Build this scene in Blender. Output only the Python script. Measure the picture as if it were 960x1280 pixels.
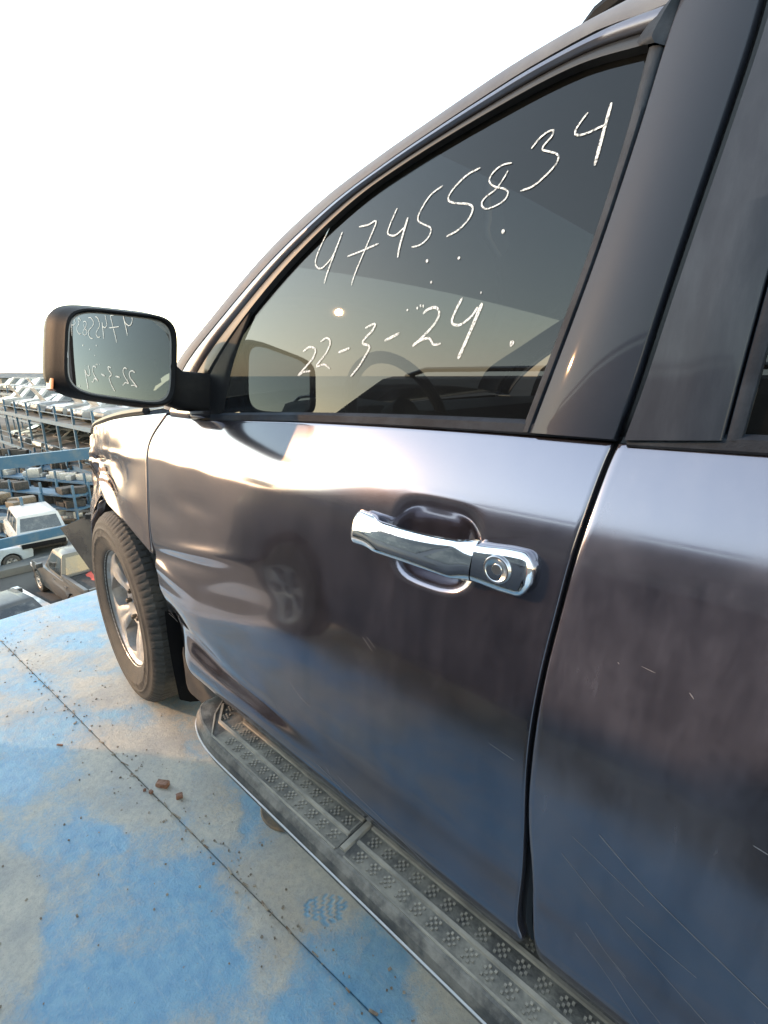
import bpy, bmesh, math, random
import numpy as np
from mathutils import Vector, Matrix

random.seed(7); rng = np.random.default_rng(11)
for o in list(bpy.data.objects): bpy.data.objects.remove(o, do_unlink=True)
SC = bpy.context.scene; COL = SC.collection
R = math.radians

# ------------------------------------------------------------------ camera, sky, sun, exposure
cam_d = bpy.data.cameras.new('camera'); cam = bpy.data.objects.new('camera', cam_d); COL.objects.link(cam)
CAM = Vector((-0.18, 0.585, 1.307)); HEAD = R(47.936); PITCH = R(15.66)
right = Vector((-math.sin(HEAD), -math.cos(HEAD), 0)); flat = Vector((math.cos(HEAD), -math.sin(HEAD), 0))
fwd = flat * math.cos(PITCH) + Vector((0, 0, -math.sin(PITCH))); up = right.cross(fwd)
cam.matrix_world = Matrix(((right.x, up.x, -fwd.x, CAM.x), (right.y, up.y, -fwd.y, CAM.y), (right.z, up.z, -fwd.z, CAM.z), (0, 0, 0, 1)))
cam_d.sensor_fit = 'VERTICAL'; cam_d.sensor_height = 36.0; cam_d.lens = 610 / 1280 * 36.0
cam_d.clip_start = 0.02; cam_d.clip_end = 6000
SC.camera = cam

SUN_AZ, SUN_EL = R(38.41), R(19.75)
sun_dir = Vector((math.cos(SUN_EL) * math.cos(SUN_AZ), math.cos(SUN_EL) * math.sin(SUN_AZ), math.sin(SUN_EL)))
W = bpy.data.worlds.new('World'); SC.world = W; W.use_nodes = True
wn = W.node_tree.nodes; wl = W.node_tree.links
sky = wn.new('ShaderNodeTexSky'); sky.sky_type = 'NISHITA'; sky.sun_disc = False
sky.sun_elevation = SUN_EL; sky.sun_rotation = math.pi / 2 - SUN_AZ
sky.air_density = 1.8; sky.dust_density = 0.15; sky.ozone_density = 0.8; sky.altitude = 0
bg = wn['Background']; bg.inputs['Strength'].default_value = 0.15
hz = wn.new('ShaderNodeHueSaturation'); hz.inputs['Saturation'].default_value = 0.72   # hazy evening air
wl.new(sky.outputs['Color'], hz.inputs['Color']); wl.new(hz.outputs['Color'], bg.inputs['Color'])
sd = bpy.data.lights.new('sun', 'SUN'); sun = bpy.data.objects.new('sun', sd); COL.objects.link(sun)
sd.energy = 0.9; sd.angle = R(0.8); sd.color = (1.0, 0.54, 0.24)
sun.rotation_euler = (-sun_dir).to_track_quat('-Z', 'Y').to_euler(); sun.location = (0, 0, 30)
SC.view_settings.view_transform = 'Standard'; SC.view_settings.look = 'None'
SC.view_settings.exposure = 2.42; SC.view_settings.gamma = 1.0; SC.view_settings.use_curve_mapping = False
SC.cycles.max_bounces = 10; SC.cycles.transparent_max_bounces = 24; SC.cycles.glossy_bounces = 6
SC.cycles.sample_clamp_indirect = 6.0; SC.cycles.caustics_reflective = False; SC.cycles.caustics_refractive = False

# ------------------------------------------------------------------ material helpers
def nodes(m): return m.node_tree.nodes, m.node_tree.links
def mat(name, col, rough=0.5, metal=0.0, coat=0.0, coat_rough=0.03, col2=None, scale=6.0, detail=6.0, lo=0.4, hi=0.6,
        rough2=None, metal2=None, bump=0.0, bump_scale=80.0, spec=0.5, stretch=None):
    """principled with an optional noise-driven second layer (dust, rust, wear)"""
    m = bpy.data.materials.new(name); m.use_nodes = True; n, l = nodes(m); b = n['Principled BSDF']
    b.inputs['Base Color'].default_value = (*col, 1); b.inputs['Roughness'].default_value = rough; b.inputs['Metallic'].default_value = metal
    b.inputs['Coat Weight'].default_value = coat; b.inputs['Coat Roughness'].default_value = coat_rough
    b.inputs['Specular IOR Level'].default_value = spec
    tc = n.new('ShaderNodeTexCoord'); vec = tc.outputs['Object']
    if stretch:
        mp = n.new('ShaderNodeMapping'); mp.inputs['Scale'].default_value = stretch; l.new(vec, mp.inputs['Vector']); vec = mp.outputs['Vector']
    if col2 is not None:
        t = n.new('ShaderNodeTexNoise'); t.inputs['Scale'].default_value = scale; t.inputs['Detail'].default_value = detail; t.inputs['Roughness'].default_value = 0.65
        l.new(vec, t.inputs['Vector'])
        r = n.new('ShaderNodeMapRange'); r.inputs['From Min'].default_value = lo; r.inputs['From Max'].default_value = hi; r.interpolation_type = 'SMOOTHSTEP'
        l.new(t.outputs['Fac'], r.inputs['Value'])
        mx = n.new('ShaderNodeMix'); mx.data_type = 'RGBA'; mx.inputs['A'].default_value = (*col, 1); mx.inputs['B'].default_value = (*col2, 1)
        l.new(r.outputs['Result'], mx.inputs['Factor']); l.new(mx.outputs['Result'], b.inputs['Base Color'])
        for key, a, c in (('Roughness', rough, rough2), ('Metallic', metal, metal2)):
            if c is not None:
                q = n.new('ShaderNodeMapRange'); q.inputs['To Min'].default_value = a; q.inputs['To Max'].default_value = c
                l.new(r.outputs['Result'], q.inputs['Value']); l.new(q.outputs['Result'], b.inputs[key])
    if bump > 0:
        t2 = n.new('ShaderNodeTexNoise'); t2.inputs['Scale'].default_value = bump_scale; t2.inputs['Detail'].default_value = 5
        l.new(vec, t2.inputs['Vector'])
        bp = n.new('ShaderNodeBump'); bp.inputs['Strength'].default_value = bump; bp.inputs['Distance'].default_value = 0.01
        l.new(t2.outputs['Fac'], bp.inputs['Height']); l.new(bp.outputs['Normal'], b.inputs['Normal'])
    return m

def paint_mat(name, col, dust=0.35, coat=1.0, dust_col=(0.33, 0.29, 0.25), metal=0.97, dscale=3.0, vertical=True, rough=0.14):
    """clear-coated metallic paint under a thin uneven film of dust with vertical runs"""
    m = bpy.data.materials.new(name); m.use_nodes = True; n, l = nodes(m); b = n['Principled BSDF']
    tc = n.new('ShaderNodeTexCoord')
    b.inputs['Metallic'].default_value = metal; b.inputs['Roughness'].default_value = rough
    t = n.new('ShaderNodeTexNoise'); t.inputs['Scale'].default_value = dscale; t.inputs['Detail'].default_value = 7; t.inputs['Roughness'].default_value = 0.7
    l.new(tc.outputs['Object'], t.inputs['Vector'])
    mp = n.new('ShaderNodeMapping'); mp.inputs['Scale'].default_value = (9, 9, 1.3) if vertical else (4, 4, 4)
    mp.inputs['Rotation'].default_value = (0, R(-14), 0)
    l.new(tc.outputs['Object'], mp.inputs['Vector'])
    t2 = n.new('ShaderNodeTexNoise'); t2.inputs['Scale'].default_value = 2.2; t2.inputs['Detail'].default_value = 8; t2.inputs['Roughness'].default_value = 0.75
    l.new(mp.outputs['Vector'], t2.inputs['Vector'])
    mu = n.new('ShaderNodeMath'); mu.operation = 'MULTIPLY'; l.new(t.outputs['Fac'], mu.inputs[0]); l.new(t2.outputs['Fac'], mu.inputs[1])
    r = n.new('ShaderNodeMapRange'); r.inputs['From Min'].default_value = 0.12; r.inputs['From Max'].default_value = 0.42; r.inputs['To Max'].default_value = dust; r.inputs['To Min'].default_value = dust * 0.08
    l.new(mu.outputs[0], r.inputs['Value'])
    mx = n.new('ShaderNodeMix'); mx.data_type = 'RGBA'; mx.inputs['A'].default_value = (*col, 1); mx.inputs['B'].default_value = (*dust_col, 1)
    l.new(r.outputs['Result'], mx.inputs['Factor']); l.new(mx.outputs['Result'], b.inputs['Base Color'])
    q = n.new('ShaderNodeMapRange'); q.inputs['To Min'].default_value = coat; q.inputs['To Max'].default_value = coat * 0.45; q.inputs['From Max'].default_value = 0.8
    l.new(r.outputs['Result'], q.inputs['Value']); l.new(q.outputs['Result'], b.inputs['Coat Weight'])
    q2 = n.new('ShaderNodeMapRange'); q2.inputs['To Min'].default_value = 0.02; q2.inputs['To Max'].default_value = 0.32; q2.inputs['From Max'].default_value = 0.7
    l.new(r.outputs['Result'], q2.inputs['Value']); l.new(q2.outputs['Result'], b.inputs['Coat Roughness'])
    b.inputs['Coat IOR'].default_value = 1.6
    q3 = n.new('ShaderNodeMapRange'); q3.inputs['To Min'].default_value = metal; q3.inputs['To Max'].default_value = 0.0; l.new(r.outputs['Result'], q3.inputs['Value']); l.new(q3.outputs['Result'], b.inputs['Metallic'])
    return m

def glass_mat(name, tint, rough=0.01, ior=1.36, dust=0.0):
    """thin tinted pane: tinted see-through plus fresnel mirror"""
    m = bpy.data.materials.new(name); m.use_nodes = True; n, l = nodes(m); out = n['Material Output']
    n.remove(n['Principled BSDF'])
    tr = n.new('ShaderNodeBsdfTransparent'); tr.inputs['Color'].default_value = (*tint, 1)
    gl = n.new('ShaderNodeBsdfGlossy'); gl.inputs['Roughness'].default_value = rough; gl.inputs['Color'].default_value = (1, 1, 1, 1)
    fr = n.new('ShaderNodeFresnel'); fr.inputs['IOR'].default_value = ior
    geo = n.new('ShaderNodeNewGeometry')
    # same fresnel from either side of the thin pane
    ir = n.new('ShaderNodeMix'); ir.data_type = 'FLOAT'; ir.inputs['A'].default_value = ior; ir.inputs['B'].default_value = 1 / ior
    mu = n.new('ShaderNodeMath'); mu.operation = 'MULTIPLY'; mu.inputs[1].default_value = 1.0; mu.use_clamp = True
    l.new(geo.outputs['Backfacing'], ir.inputs['Factor']); l.new(ir.outputs['Result'], fr.inputs['IOR'])
    l.new(fr.outputs['Fac'], mu.inputs[0])
    ms = n.new('ShaderNodeMixShader'); l.new(mu.outputs[0], ms.inputs['Fac']); l.new(tr.outputs[0], ms.inputs[1]); l.new(gl.outputs[0], ms.inputs[2])
    last = ms
    if dust > 0:
        tc = n.new('ShaderNodeTexCoord'); t = n.new('ShaderNodeTexNoise'); t.inputs['Scale'].default_value = 7; t.inputs['Detail'].default_value = 9; t.inputs['Roughness'].default_value = 0.75
        l.new(tc.outputs['Object'], t.inputs['Vector'])
        r = n.new('ShaderNodeMapRange'); r.inputs['From Min'].default_value = 0.3; r.inputs['From Max'].default_value = 0.8; r.inputs['To Max'].default_value = dust; r.inputs['To Min'].default_value = dust * 0.4
        l.new(t.outputs['Fac'], r.inputs['Value'])
        df = n.new('ShaderNodeBsdfDiffuse'); df.inputs['Color'].default_value = (0.4, 0.38, 0.36, 1)
        m2 = n.new('ShaderNodeMixShader'); l.new(r.outputs['Result'], m2.inputs['Fac']); l.new(ms.outputs[0], m2.inputs[1]); l.new(df.outputs[0], m2.inputs[2]); last = m2
    l.new(last.outputs[0], out.inputs['Surface'])
    return m

M = {}
M['paint'] = paint_mat('grey_violet_paint', (0.118, 0.112, 0.138), dust=0.19, dust_col=(0.21, 0.21, 0.25), coat=0.85)
M['paint_dusty'] = paint_mat('dusty_grey_violet_paint', (0.118, 0.112, 0.138), dust=0.34, coat=0.8, dust_col=(0.21, 0.215, 0.255), dscale=4.5, metal=0.9)
M['paint_matte'] = paint_mat('scuffed_grey_violet_paint', (0.115, 0.103, 0.118), dust=0.28, dust_col=(0.17, 0.15, 0.145), coat=0.4, dscale=9, metal=0.85, rough=0.27)
M['film'] = mat('dusty_dark_pillar', (0.022, 0.026, 0.036), 0.5, spec=.10, coat=.25, coat_rough=.05, col2=(0.030, 0.034, 0.045), scale=3, lo=.35, hi=.7, rough2=.6)
M['frame_paint'] = paint_mat('dulled_frame_paint', (0.12, 0.115, 0.135), dust=0.35, dust_col=(0.19, 0.19, 0.21), coat=0.35, metal=0.8, rough=0.36)
M['roof_paint'] = mat('chalky_roof_edge_paint', (0.095, 0.098, 0.115), 0.55, spec=.2, col2=(0.15, 0.155, 0.17), scale=5, lo=.35, hi=.7, rough2=.75)
M['rubber'] = mat('weathered_rubber', (0.014, 0.017, 0.023), 0.6, spec=.12, col2=(0.032, 0.040, 0.052), scale=14, lo=0.35, hi=0.8, bump=0.1, bump_scale=300)
M['seal'] = mat('black_seal', (0.012, 0.012, 0.013), 0.5)
M['plastic'] = mat('black_plastic', (0.012, 0.012, 0.013), 0.5, spec=.05, col2=(0.024, 0.023, 0.022), scale=10, lo=0.45, hi=0.8, bump=0.08, bump_scale=500)
M['plastic_d'] = mat('dusty_black_plastic', (0.035, 0.034, 0.033), 0.55, col2=(0.24, 0.215, 0.18), scale=9, lo=0.35, hi=0.72, rough2=0.85, bump=0.25, bump_scale=220)
M['board'] = mat('dusty_board_plastic', (0.04, 0.039, 0.037), 0.55, col2=(0.19, 0.175, 0.15), scale=16, lo=0.36, hi=0.66, rough2=0.85, bump=0.2, bump_scale=260)
M['tread'] = mat('dusty_tread_plastic', (0.05, 0.048, 0.044), 0.6, col2=(0.23, 0.21, 0.17), scale=11, lo=0.34, hi=0.66, rough2=0.9, bump=0.2, bump_scale=260)
M['rib'] = mat('dusty_rib_plastic', (0.17, 0.158, 0.135), 0.75, col2=(0.30, 0.27, 0.22), scale=13, lo=0.35, hi=0.65, rough2=0.9)
M['chrome'] = mat('chrome', (0.82, 0.82, 0.83), 0.045, 1.0)
M['satin'] = mat('satin_metal', (0.55, 0.56, 0.57), 0.28, 1.0)
M['edge_metal'] = mat('silver_edge_sky_sheen', (0.55, 0.55, 0.55), 0.5, 0.3)  # silver edge strip; its sky reflection is painted in as a pale colour
M['alloy'] = mat('dusty_alloy', (0.46, 0.455, 0.45), 0.35, 0.85, col2=(0.32, 0.29, 0.25), scale=16, lo=0.35, hi=0.7, rough2=0.75, metal2=0.1)
M['alloy_dark'] = mat('dirty_hub', (0.07, 0.06, 0.05), 0.6, 0.5, col2=(0.16, 0.12, 0.08), scale=30)
M['tyre'] = mat('dusty_tyre', (0.03, 0.029, 0.028), 0.75, col2=(0.095, 0.083, 0.067), scale=7, lo=0.3, hi=0.75, rough2=0.95, bump=0.3, bump_scale=240)
M['amber'] = mat('amber_lens', (0.42, 0.12, 0.012), 0.3, coat=0.3)
M['red_lens'] = mat('red_lens', (0.45, 0.02, 0.02), 0.15, coat=1.0)
M['lamp'] = mat('clear_lamp', (0.65, 0.65, 0.66), 0.1, coat=1.0)
M['marker'] = mat('white_marker', (0.62, 0.64, 0.64), 0.8)
def chalk(m):
    n, l = nodes(m); tc = n.new('ShaderNodeTexCoord'); t = n.new('ShaderNodeTexNoise'); t.inputs['Scale'].default_value = 330; t.inputs['Detail'].default_value = 4; l.new(tc.outputs['Object'], t.inputs['Vector'])
    r = n.new('ShaderNodeMapRange'); r.inputs['From Min'].default_value = 0.36; r.inputs['From Max'].default_value = 0.56; r.inputs['To Min'].default_value = 0.25; l.new(t.outputs['Fac'], r.inputs['Value']); l.new(r.outputs['Result'], n['Principled BSDF'].inputs['Alpha'])
chalk(M['marker'])
M['scratch'] = mat('bare_scratch', (0.16, 0.158, 0.165), 0.6)
M['rust'] = mat('rust_scrape', (0.20, 0.095, 0.05), 0.8, col2=(0.34, 0.27, 0.22), scale=60, lo=0.4, hi=0.6)
M['cabin'] = mat('cabin_trim', (0.035, 0.034, 0.034), 0.65, bump=0.1, bump_scale=400)
M['seatm'] = mat('seat_cloth', (0.075, 0.072, 0.07), 0.85, bump=0.2, bump_scale=300)
M['underbody'] = mat('underbody', (0.022, 0.02, 0.019), 0.8, col2=(0.05, 0.042, 0.034), scale=12)
M['mirror'] = mat('mirror_glass', (0.80, 0.84, 0.83), 0.0, 1.0)
M['glass'] = glass_mat('tinted_glass', (0.06, 0.064, 0.07), dust=0.012)
M['windshield'] = glass_mat('windshield_glass', (0.52, 0.56, 0.57), dust=0.07)
M['glass_bg'] = mat('dark_window', (0.015, 0.018, 0.02), 0.08, coat=0.5, col2=(0.09, 0.09, 0.085), scale=3, lo=0.4, hi=0.75, rough2=0.4)
M['blue_steel'] = mat('blue_painted_steel', (0.022, 0.080, 0.140), 0.55, col2=(0.095, 0.125, 0.145), scale=3, lo=0.45, hi=0.75, rough2=0.8, bump=0.1, bump_scale=40)
M['deck_plate_bg'] = mat('dusty_rack_deck', (0.07, 0.082, 0.09), 0.85, col2=(0.15, 0.14, 0.122), scale=0.8, lo=0.35, hi=0.65)
M['white_paint'] = mat('white_car_paint', (0.52, 0.51, 0.49), 0.35, coat=0.6, col2=(0.50, 0.46, 0.40), scale=2.0, lo=0.45, hi=0.75, rough2=0.7)

# ------------------------------------------------------------------ mesh helpers
def tag(o, label=None, cat=None, group=None, kind=None):
    if label: o['label'] = label
    if cat: o['category'] = cat
    if group: o['group'] = group
    if kind: o['kind'] = kind
    return o
def empty(name, loc=(0, 0, 0), rz=0.0, rot=None):
    o = bpy.data.objects.new(name, None); o.location = loc; o.rotation_euler = rot or (0, 0, rz); o.empty_display_size = 0.2; COL.objects.link(o); return o
def mk(name, V, F, m, parent=None, off=(0, 0, 0), smooth=True, sharp=35.0, loc=None, mesh=None):
    """one mesh object; V in world (or thing) coordinates, off is the thing's origin"""
    if mesh is None:
        V = np.asarray(V, float) - np.asarray(off, float)
        mesh = bpy.data.meshes.new(name); mesh.from_pydata([tuple(v) for v in V], [], [tuple(int(i) for i in f) for f in F]); mesh.update()
        for mm in (m if isinstance(m, (list, tuple)) else [m]): mesh.materials.append(M[mm] if isinstance(mm, str) else mm)
        if smooth:
            mesh.polygons.foreach_set('use_smooth', [True] * len(mesh.polygons))
            if sharp: mesh.set_sharp_from_angle(angle=R(sharp))
    o = bpy.data.objects.new(name, mesh); COL.objects.link(o)
    if parent is not None: o.parent = parent
    if loc is not None: o.location = loc
    return o
class G:
    """collects vertices and faces"""
    def __init__(s): s.V = []; s.F = []
    def add(s, V, F):
        k = len(s.V); s.V += [tuple(map(float, v)) for v in V]; s.F += [tuple(int(i) + k for i in f) for f in F]; return s
    def box(s, c, h, rz=0.0, bev=0.0):
        cx, cy, cz = c; hx, hy, hz = h; b = min(bev, hx * .9, hy * .9, hz * .9)
        if b <= 0:
            P = [(sx * hx, sy * hy, sz * hz) for sx in (-1, 1) for sy in (-1, 1) for sz in (-1, 1)]
            F = [(0, 1, 3, 2), (4, 6, 7, 5), (0, 4, 5, 1), (2, 3, 7, 6), (0, 2, 6, 4), (1, 5, 7, 3)]
        else:
            bm = bmesh.new(); bmesh.ops.create_cube(bm, size=1.0)
            for v in bm.verts: v.co = Vector((v.co.x * 2 * hx, v.co.y * 2 * hy, v.co.z * 2 * hz))
            bmesh.ops.bevel(bm, geom=list(bm.edges), offset=b, segments=2, profile=0.7, affect='EDGES')
            bm.verts.index_update(); P = [tuple(v.co) for v in bm.verts]; F = [tuple(v.index for v in f.verts) for f in bm.faces]; bm.free()
        ca, sa = math.cos(rz), math.sin(rz)
        return s.add([(cx + x * ca - y * sa, cy + x * sa + y * ca, cz + z) for x, y, z in P], F)
    def beam(s, a, b, w, h):
        """rectangular bar from a to b, h measured upward"""
        a = Vector(a); b = Vector(b); d = (b - a).normalized(); u = Vector((0, 0, 1)) if abs(d.z) < .95 else Vector((1, 0, 0))
        sd_ = d.cross(u).normalized() * w / 2; uu = sd_.cross(d).normalized() * h / 2
        P = [p + i * sd_ + j * uu for p in (a, b) for i in (-1, 1) for j in (-1, 1)]
        return s.add(P, [(0, 1, 3, 2), (4, 6, 7, 5), (0, 4, 5, 1), (2, 3, 7, 6), (0, 2, 6, 4), (1, 5, 7, 3)])
    def tube(s, pts, r, n=10, caps=True):
        pts = [Vector(p) for p in pts]; rr = r if hasattr(r, '__len__') else [r] * len(pts); V = []; F = []
        prev = None
        for i, p in enumerate(pts):
            d = (pts[min(i + 1, len(pts) - 1)] - pts[max(i - 1, 0)]).normalized()
            u = (prev - d * prev.dot(d)).normalized() if prev is not None else d.orthogonal().normalized(); prev = u; w = d.cross(u)
            V += [p + (u * math.cos(2 * math.pi * k / n) + w * math.sin(2 * math.pi * k / n)) * rr[i] for k in range(n)]
        for i in range(len(pts) - 1):
            for k in range(n): F.append((i * n + k, i * n + (k + 1) % n, (i + 1) * n + (k + 1) % n, (i + 1) * n + k))
        if caps: F.append(tuple(range(n - 1, -1, -1))); F.append(tuple((len(pts) - 1) * n + k for k in range(n)))
        return s.add(V, F)
    def loft(s, rings, caps=True, closed=True):
        n = len(rings[0]); V = [p for r in rings for p in r]; F = []
        for i in range(len(rings) - 1):
            for k in range(n if closed else n - 1): F.append((i * n + k, i * n + (k + 1) % n, (i + 1) * n + (k + 1) % n, (i + 1) * n + k))
        if caps and closed: F.append(tuple(range(n - 1, -1, -1))); F.append(tuple((len(rings) - 1) * n + k for k in range(n)))
        return s.add(V, F)
    def grid(s, X, Y, Z, flip=False):
        nv, nu = X.shape; k = len(s.V)
        s.V += list(map(tuple, np.stack([X, Y, Z], -1).reshape(-1, 3)))
        for j in range(nv - 1):
            for i in range(nu - 1):
                a = k + j * nu + i; q = (a, a + 1, a + nu + 1, a + nu); s.F.append(q[::-1] if flip else q)
        return s
    def build(s, name, m, parent=None, off=(0, 0, 0), **kw): return mk(name, s.V, s.F, m, parent, off, **kw)

def spline(pts, n, smooth=True):
    """arc-length resample of a polyline, Catmull-Rom smoothed"""
    P = np.asarray(pts, float)
    if smooth and len(P) > 2:
        Q = [P[0]]
        E_ = np.vstack([2 * P[0] - P[1], P, 2 * P[-1] - P[-2]])
        for i in range(1, len(E_) - 2):
            p0, p1, p2, p3 = E_[i - 1:i + 3]
            for t in np.linspace(0, 1, 13)[1:]:
                Q.append(0.5 * ((2 * p1) + (p2 - p0) * t + (2 * p0 - 5 * p1 + 4 * p2 - p3) * t * t + (3 * p1 - p0 - 3 * p2 + p3) * t ** 3))
        P = np.array(Q)
    L = np.concatenate([[0], np.cumsum(np.linalg.norm(np.diff(P, axis=0), axis=1))])
    s = np.linspace(0, L[-1], n)
    return np.stack([np.interp(s, L, P[:, k]) for k in range(P.shape[1])], -1)
def coons(b, t, l, r):
    """b,t run left to right, l,r bottom to top; all (n,2)"""
    nu, nv = len(b), len(l); u = np.linspace(0, 1, nu)[None, :, None]; v = np.linspace(0, 1, nv)[:, None, None]
    return ((1 - v) * b[None] + v * t[None] + (1 - u) * l[:, None] + u * r[:, None]
            - ((1 - u) * (1 - v) * b[0] + u * (1 - v) * b[-1] + (1 - u) * v * t[0] + u * v * t[-1]))
def sstep(a, b, x): t = np.clip((x - a) / (b - a), 0, 1); return t * t * (3 - 2 * t)
def vnoise(x, y, seed=0):
    x = np.asarray(x, float); y = np.asarray(y, float); xi = np.floor(x).astype(int); yi = np.floor(y).astype(int); fx = x - xi; fy = y - yi
    fx = fx * fx * (3 - 2 * fx); fy = fy * fy * (3 - 2 * fy)
    def h(i, j):
        n = (i * 374761393 + j * 668265263 + seed * 1442695041) & 0xFFFFFFFF; n = ((n ^ (n >> 13)) * 1274126177) & 0xFFFFFFFF
        return ((n ^ (n >> 16)) & 0xFFFF) / 65535.0
    return (h(xi, yi) * (1 - fx) + h(xi + 1, yi) * fx) * (1 - fy) + (h(xi, yi + 1) * (1 - fx) + h(xi + 1, yi + 1) * fx) * fy
def fbm(x, y, oct=5, seed=0, gain=0.5):
    s = 0; a = 1; t = 0
    for k in range(oct): s = s + a * vnoise(x * 2 ** k, y * 2 ** k, seed + k); t += a; a *= gain
    return s / t

# ================================================================== THE SETTING
YARD = -6.5
yard_m = mat('yard_ground', (0.085, 0.077, 0.066), 0.9, col2=(0.05, 0.047, 0.044), scale=0.25, lo=0.4, hi=0.62, bump=0.3, bump_scale=3)
g = G(); S_ = 3000.0
n = 24; e = np.sign(np.linspace(-1, 1, n)) * np.abs(np.linspace(-1, 1, n)) ** 3 * S_
Xg, Yg = np.meshgrid(e, e); g.grid(Xg, Yg, np.full_like(Xg, YARD)); tag(g.build('yard_ground', yard_m), kind='structure')

# ---- the blue steel deck the car stands on (turned 4 degrees to the car)
DA = R(4.0); DU = np.array([math.cos(DA), math.sin(DA)]); DV = np.array([-math.sin(DA), math.cos(DA)])
D0 = np.array([3.062, 0.0])                      # a point of the front edge
def deck_xy(u, v): return D0[0] + u * DU[0] + v * DV[0], D0[1] + u * DU[1] + v * DV[1]
SEAM_V = float(np.dot(np.array([1.096, 0.128]) - D0, DV))
BLUE = [([0.846, 0.328, -0.19, -0.171, 0.241, -0.1], 1.0), ([1.53, 0.355, -0.177, -0.16, 0.166, -0.043], 0.7), ([1.325, 0.408, -0.159, -0.143, 0.097, -0.025], 0.5),
        ([1.17, 0.296, -0.049, -0.044, 0.063, -0.022], 1.3), ([1.67, 0.016, -0.095, -0.086, 0.093, -0.037], 1.0), ([1.308, -0.049, -0.054, -0.048, 0.061, -0.032], 0.9),
        ([0.947, -0.037, -0.03, -0.027, 0.08, -0.052], 1.0), ([0.35, 0.025, -0.043, -0.038, 0.032, -0.034], 1.6), ([0.382, -0.032, -0.014, -0.013, 0.033, -0.036], 1.6),
        ([0.286, 0.044, -0.051, -0.046, 0.023, -0.026], 1.2), ([0.792, 0.454, -0.157, -0.142, 0.084, -0.028], 1.1), ([2.429, -0.015, -0.12, -0.108, 0.106, -0.032], 0.7),
        ([2.29, 0.267, -0.119, -0.107, 0.104, -0.022], 0.7), ([0.434, 0.14, -0.052, -0.047, 0.035, -0.029], 0.6), ([0.668, 0.215, -0.043, -0.038, 0.101, -0.059], 0.3)]
DUST = [([1.101, 0.534, -0.067, -0.06, 0.189, -0.04], 1.2), ([0.627, 0.131, -0.08, -0.072, 0.128, -0.088], 0.9), ([1.286, 0.22, -0.095, -0.086, 0.139, -0.052], 0.5),
        ([1.179, 0.06, -0.107, -0.097, 0.211, -0.105], 0.7), ([1.058, 0.014, -0.076, -0.069, 0.154, -0.088], 0.6), ([1.568, 0.197, -0.128, -0.116, 0.237, -0.078], 0.4),
        ([1.332, -0.244, -0.14, -0.127, 0.18, -0.113], 0.5), ([0.616, -0.099, -0.132, -0.119, 0.113, -0.104], 0.9), ([0.226, -0.077, -0.079, -0.072, 0.076, -0.11], 0.8),
        ([2.594, 0.082, -0.213, -0.192, 0.301, -0.077], 0.5), ([1.986, -0.007, -0.159, -0.143, 0.206, -0.074], 0.6)]
def dust_amount(x, y):
    wx = x + 0.13 * (fbm(x * 5, y * 5, 5, 3) - .5) + 0.05 * (fbm(x * 22, y * 22, 4, 5) - .5); wy = y + 0.13 * (fbm(x * 5, y * 5, 5, 9) - .5) + 0.05 * (fbm(x * 22, y * 22, 4, 6) - .5)
    d = 0.46 + 1.9 * (fbm(wx * 2.8, wy * 2.8, 6, 21, .6) - .5) + 0.7 * (fbm(x * 14, y * 14, 5, 31, .6) - .5)
    for lst, sg in ((BLUE, -1), (DUST, 1)):
        for (cx, cy, ax, ay, bx, by), w in lst:
            det = ax * by - ay * bx; dx = wx - cx; dy = wy - cy
            p = (dx * by - dy * bx) / det; q = (ax * dy - ay * dx) / det
            d = d + sg * w * 0.46 * (1 - sstep(0.55, 1.25, np.sqrt(p * p + q * q)))
    # shoe sole print where the dust was lifted off
    fx, fy = x - 0.552, y - 0.0; a = 0.80; p = fx * math.cos(a) + fy * math.sin(a); q = -fx * math.sin(a) + fy * math.cos(a)
    rr = np.sqrt((p + 0.075) ** 2 + q * q); ins = ((p / .055) ** 2 + (q / (.036 - .15 * p)) ** 2 < 1 + .5 * (fbm(x * 60, y * 60, 3, 44) - .5)) & (np.sin(rr * 330) > -0.1 + 1.2 * (fbm(x * 40, y * 40, 3, 45) - .5)) & (rr > .006)
    d = np.where(ins, d - 0.85, d)
    return d
deck_m = bpy.data.materials.new('blue_deck_paint'); deck_m.use_nodes = True; n_, l_ = nodes(deck_m); b_ = n_['Principled BSDF']
at = n_.new('ShaderNodeAttribute'); at.attribute_name = 'dust'
tc = n_.new('ShaderNodeTexCoord')
tn = n_.new('ShaderNodeTexNoise'); tn.inputs['Scale'].default_value = 38; tn.inputs['Detail'].default_value = 9; tn.inputs['Roughness'].default_value = 0.78; l_.new(tc.outputs['Object'], tn.inputs['Vector'])
tf = n_.new('ShaderNodeTexNoise'); tf.inputs['Scale'].default_value = 170; tf.inputs['Detail'].default_value = 6; tf.inputs['Roughness'].default_value = 0.7; l_.new(tc.outputs['Object'], tf.inputs['Vector'])
ad0 = n_.new('ShaderNodeMath'); ad0.operation = 'MULTIPLY_ADD'; ad0.inputs[1].default_value = 0.9; l_.new(tf.outputs['Fac'], ad0.inputs[0]); l_.new(at.outputs['Fac'], ad0.inputs[2])
ad = n_.new('ShaderNodeMath'); ad.operation = 'MULTIPLY_ADD'; ad.inputs[1].default_value = 1.3; l_.new(tn.outputs['Fac'], ad.inputs[0]); l_.new(ad0.outputs[0], ad.inputs[2])
mr = n_.new('ShaderNodeMapRange'); mr.inputs['From Min'].default_value = 1.12; mr.inputs['From Max'].default_value = 2.10; mr.inputs['To Min'].default_value = 0.10; mr.inputs['To Max'].default_value = 0.93; mr.interpolation_type = 'SMOOTHSTEP'; l_.new(ad.outputs[0], mr.inputs['Value'])
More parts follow.
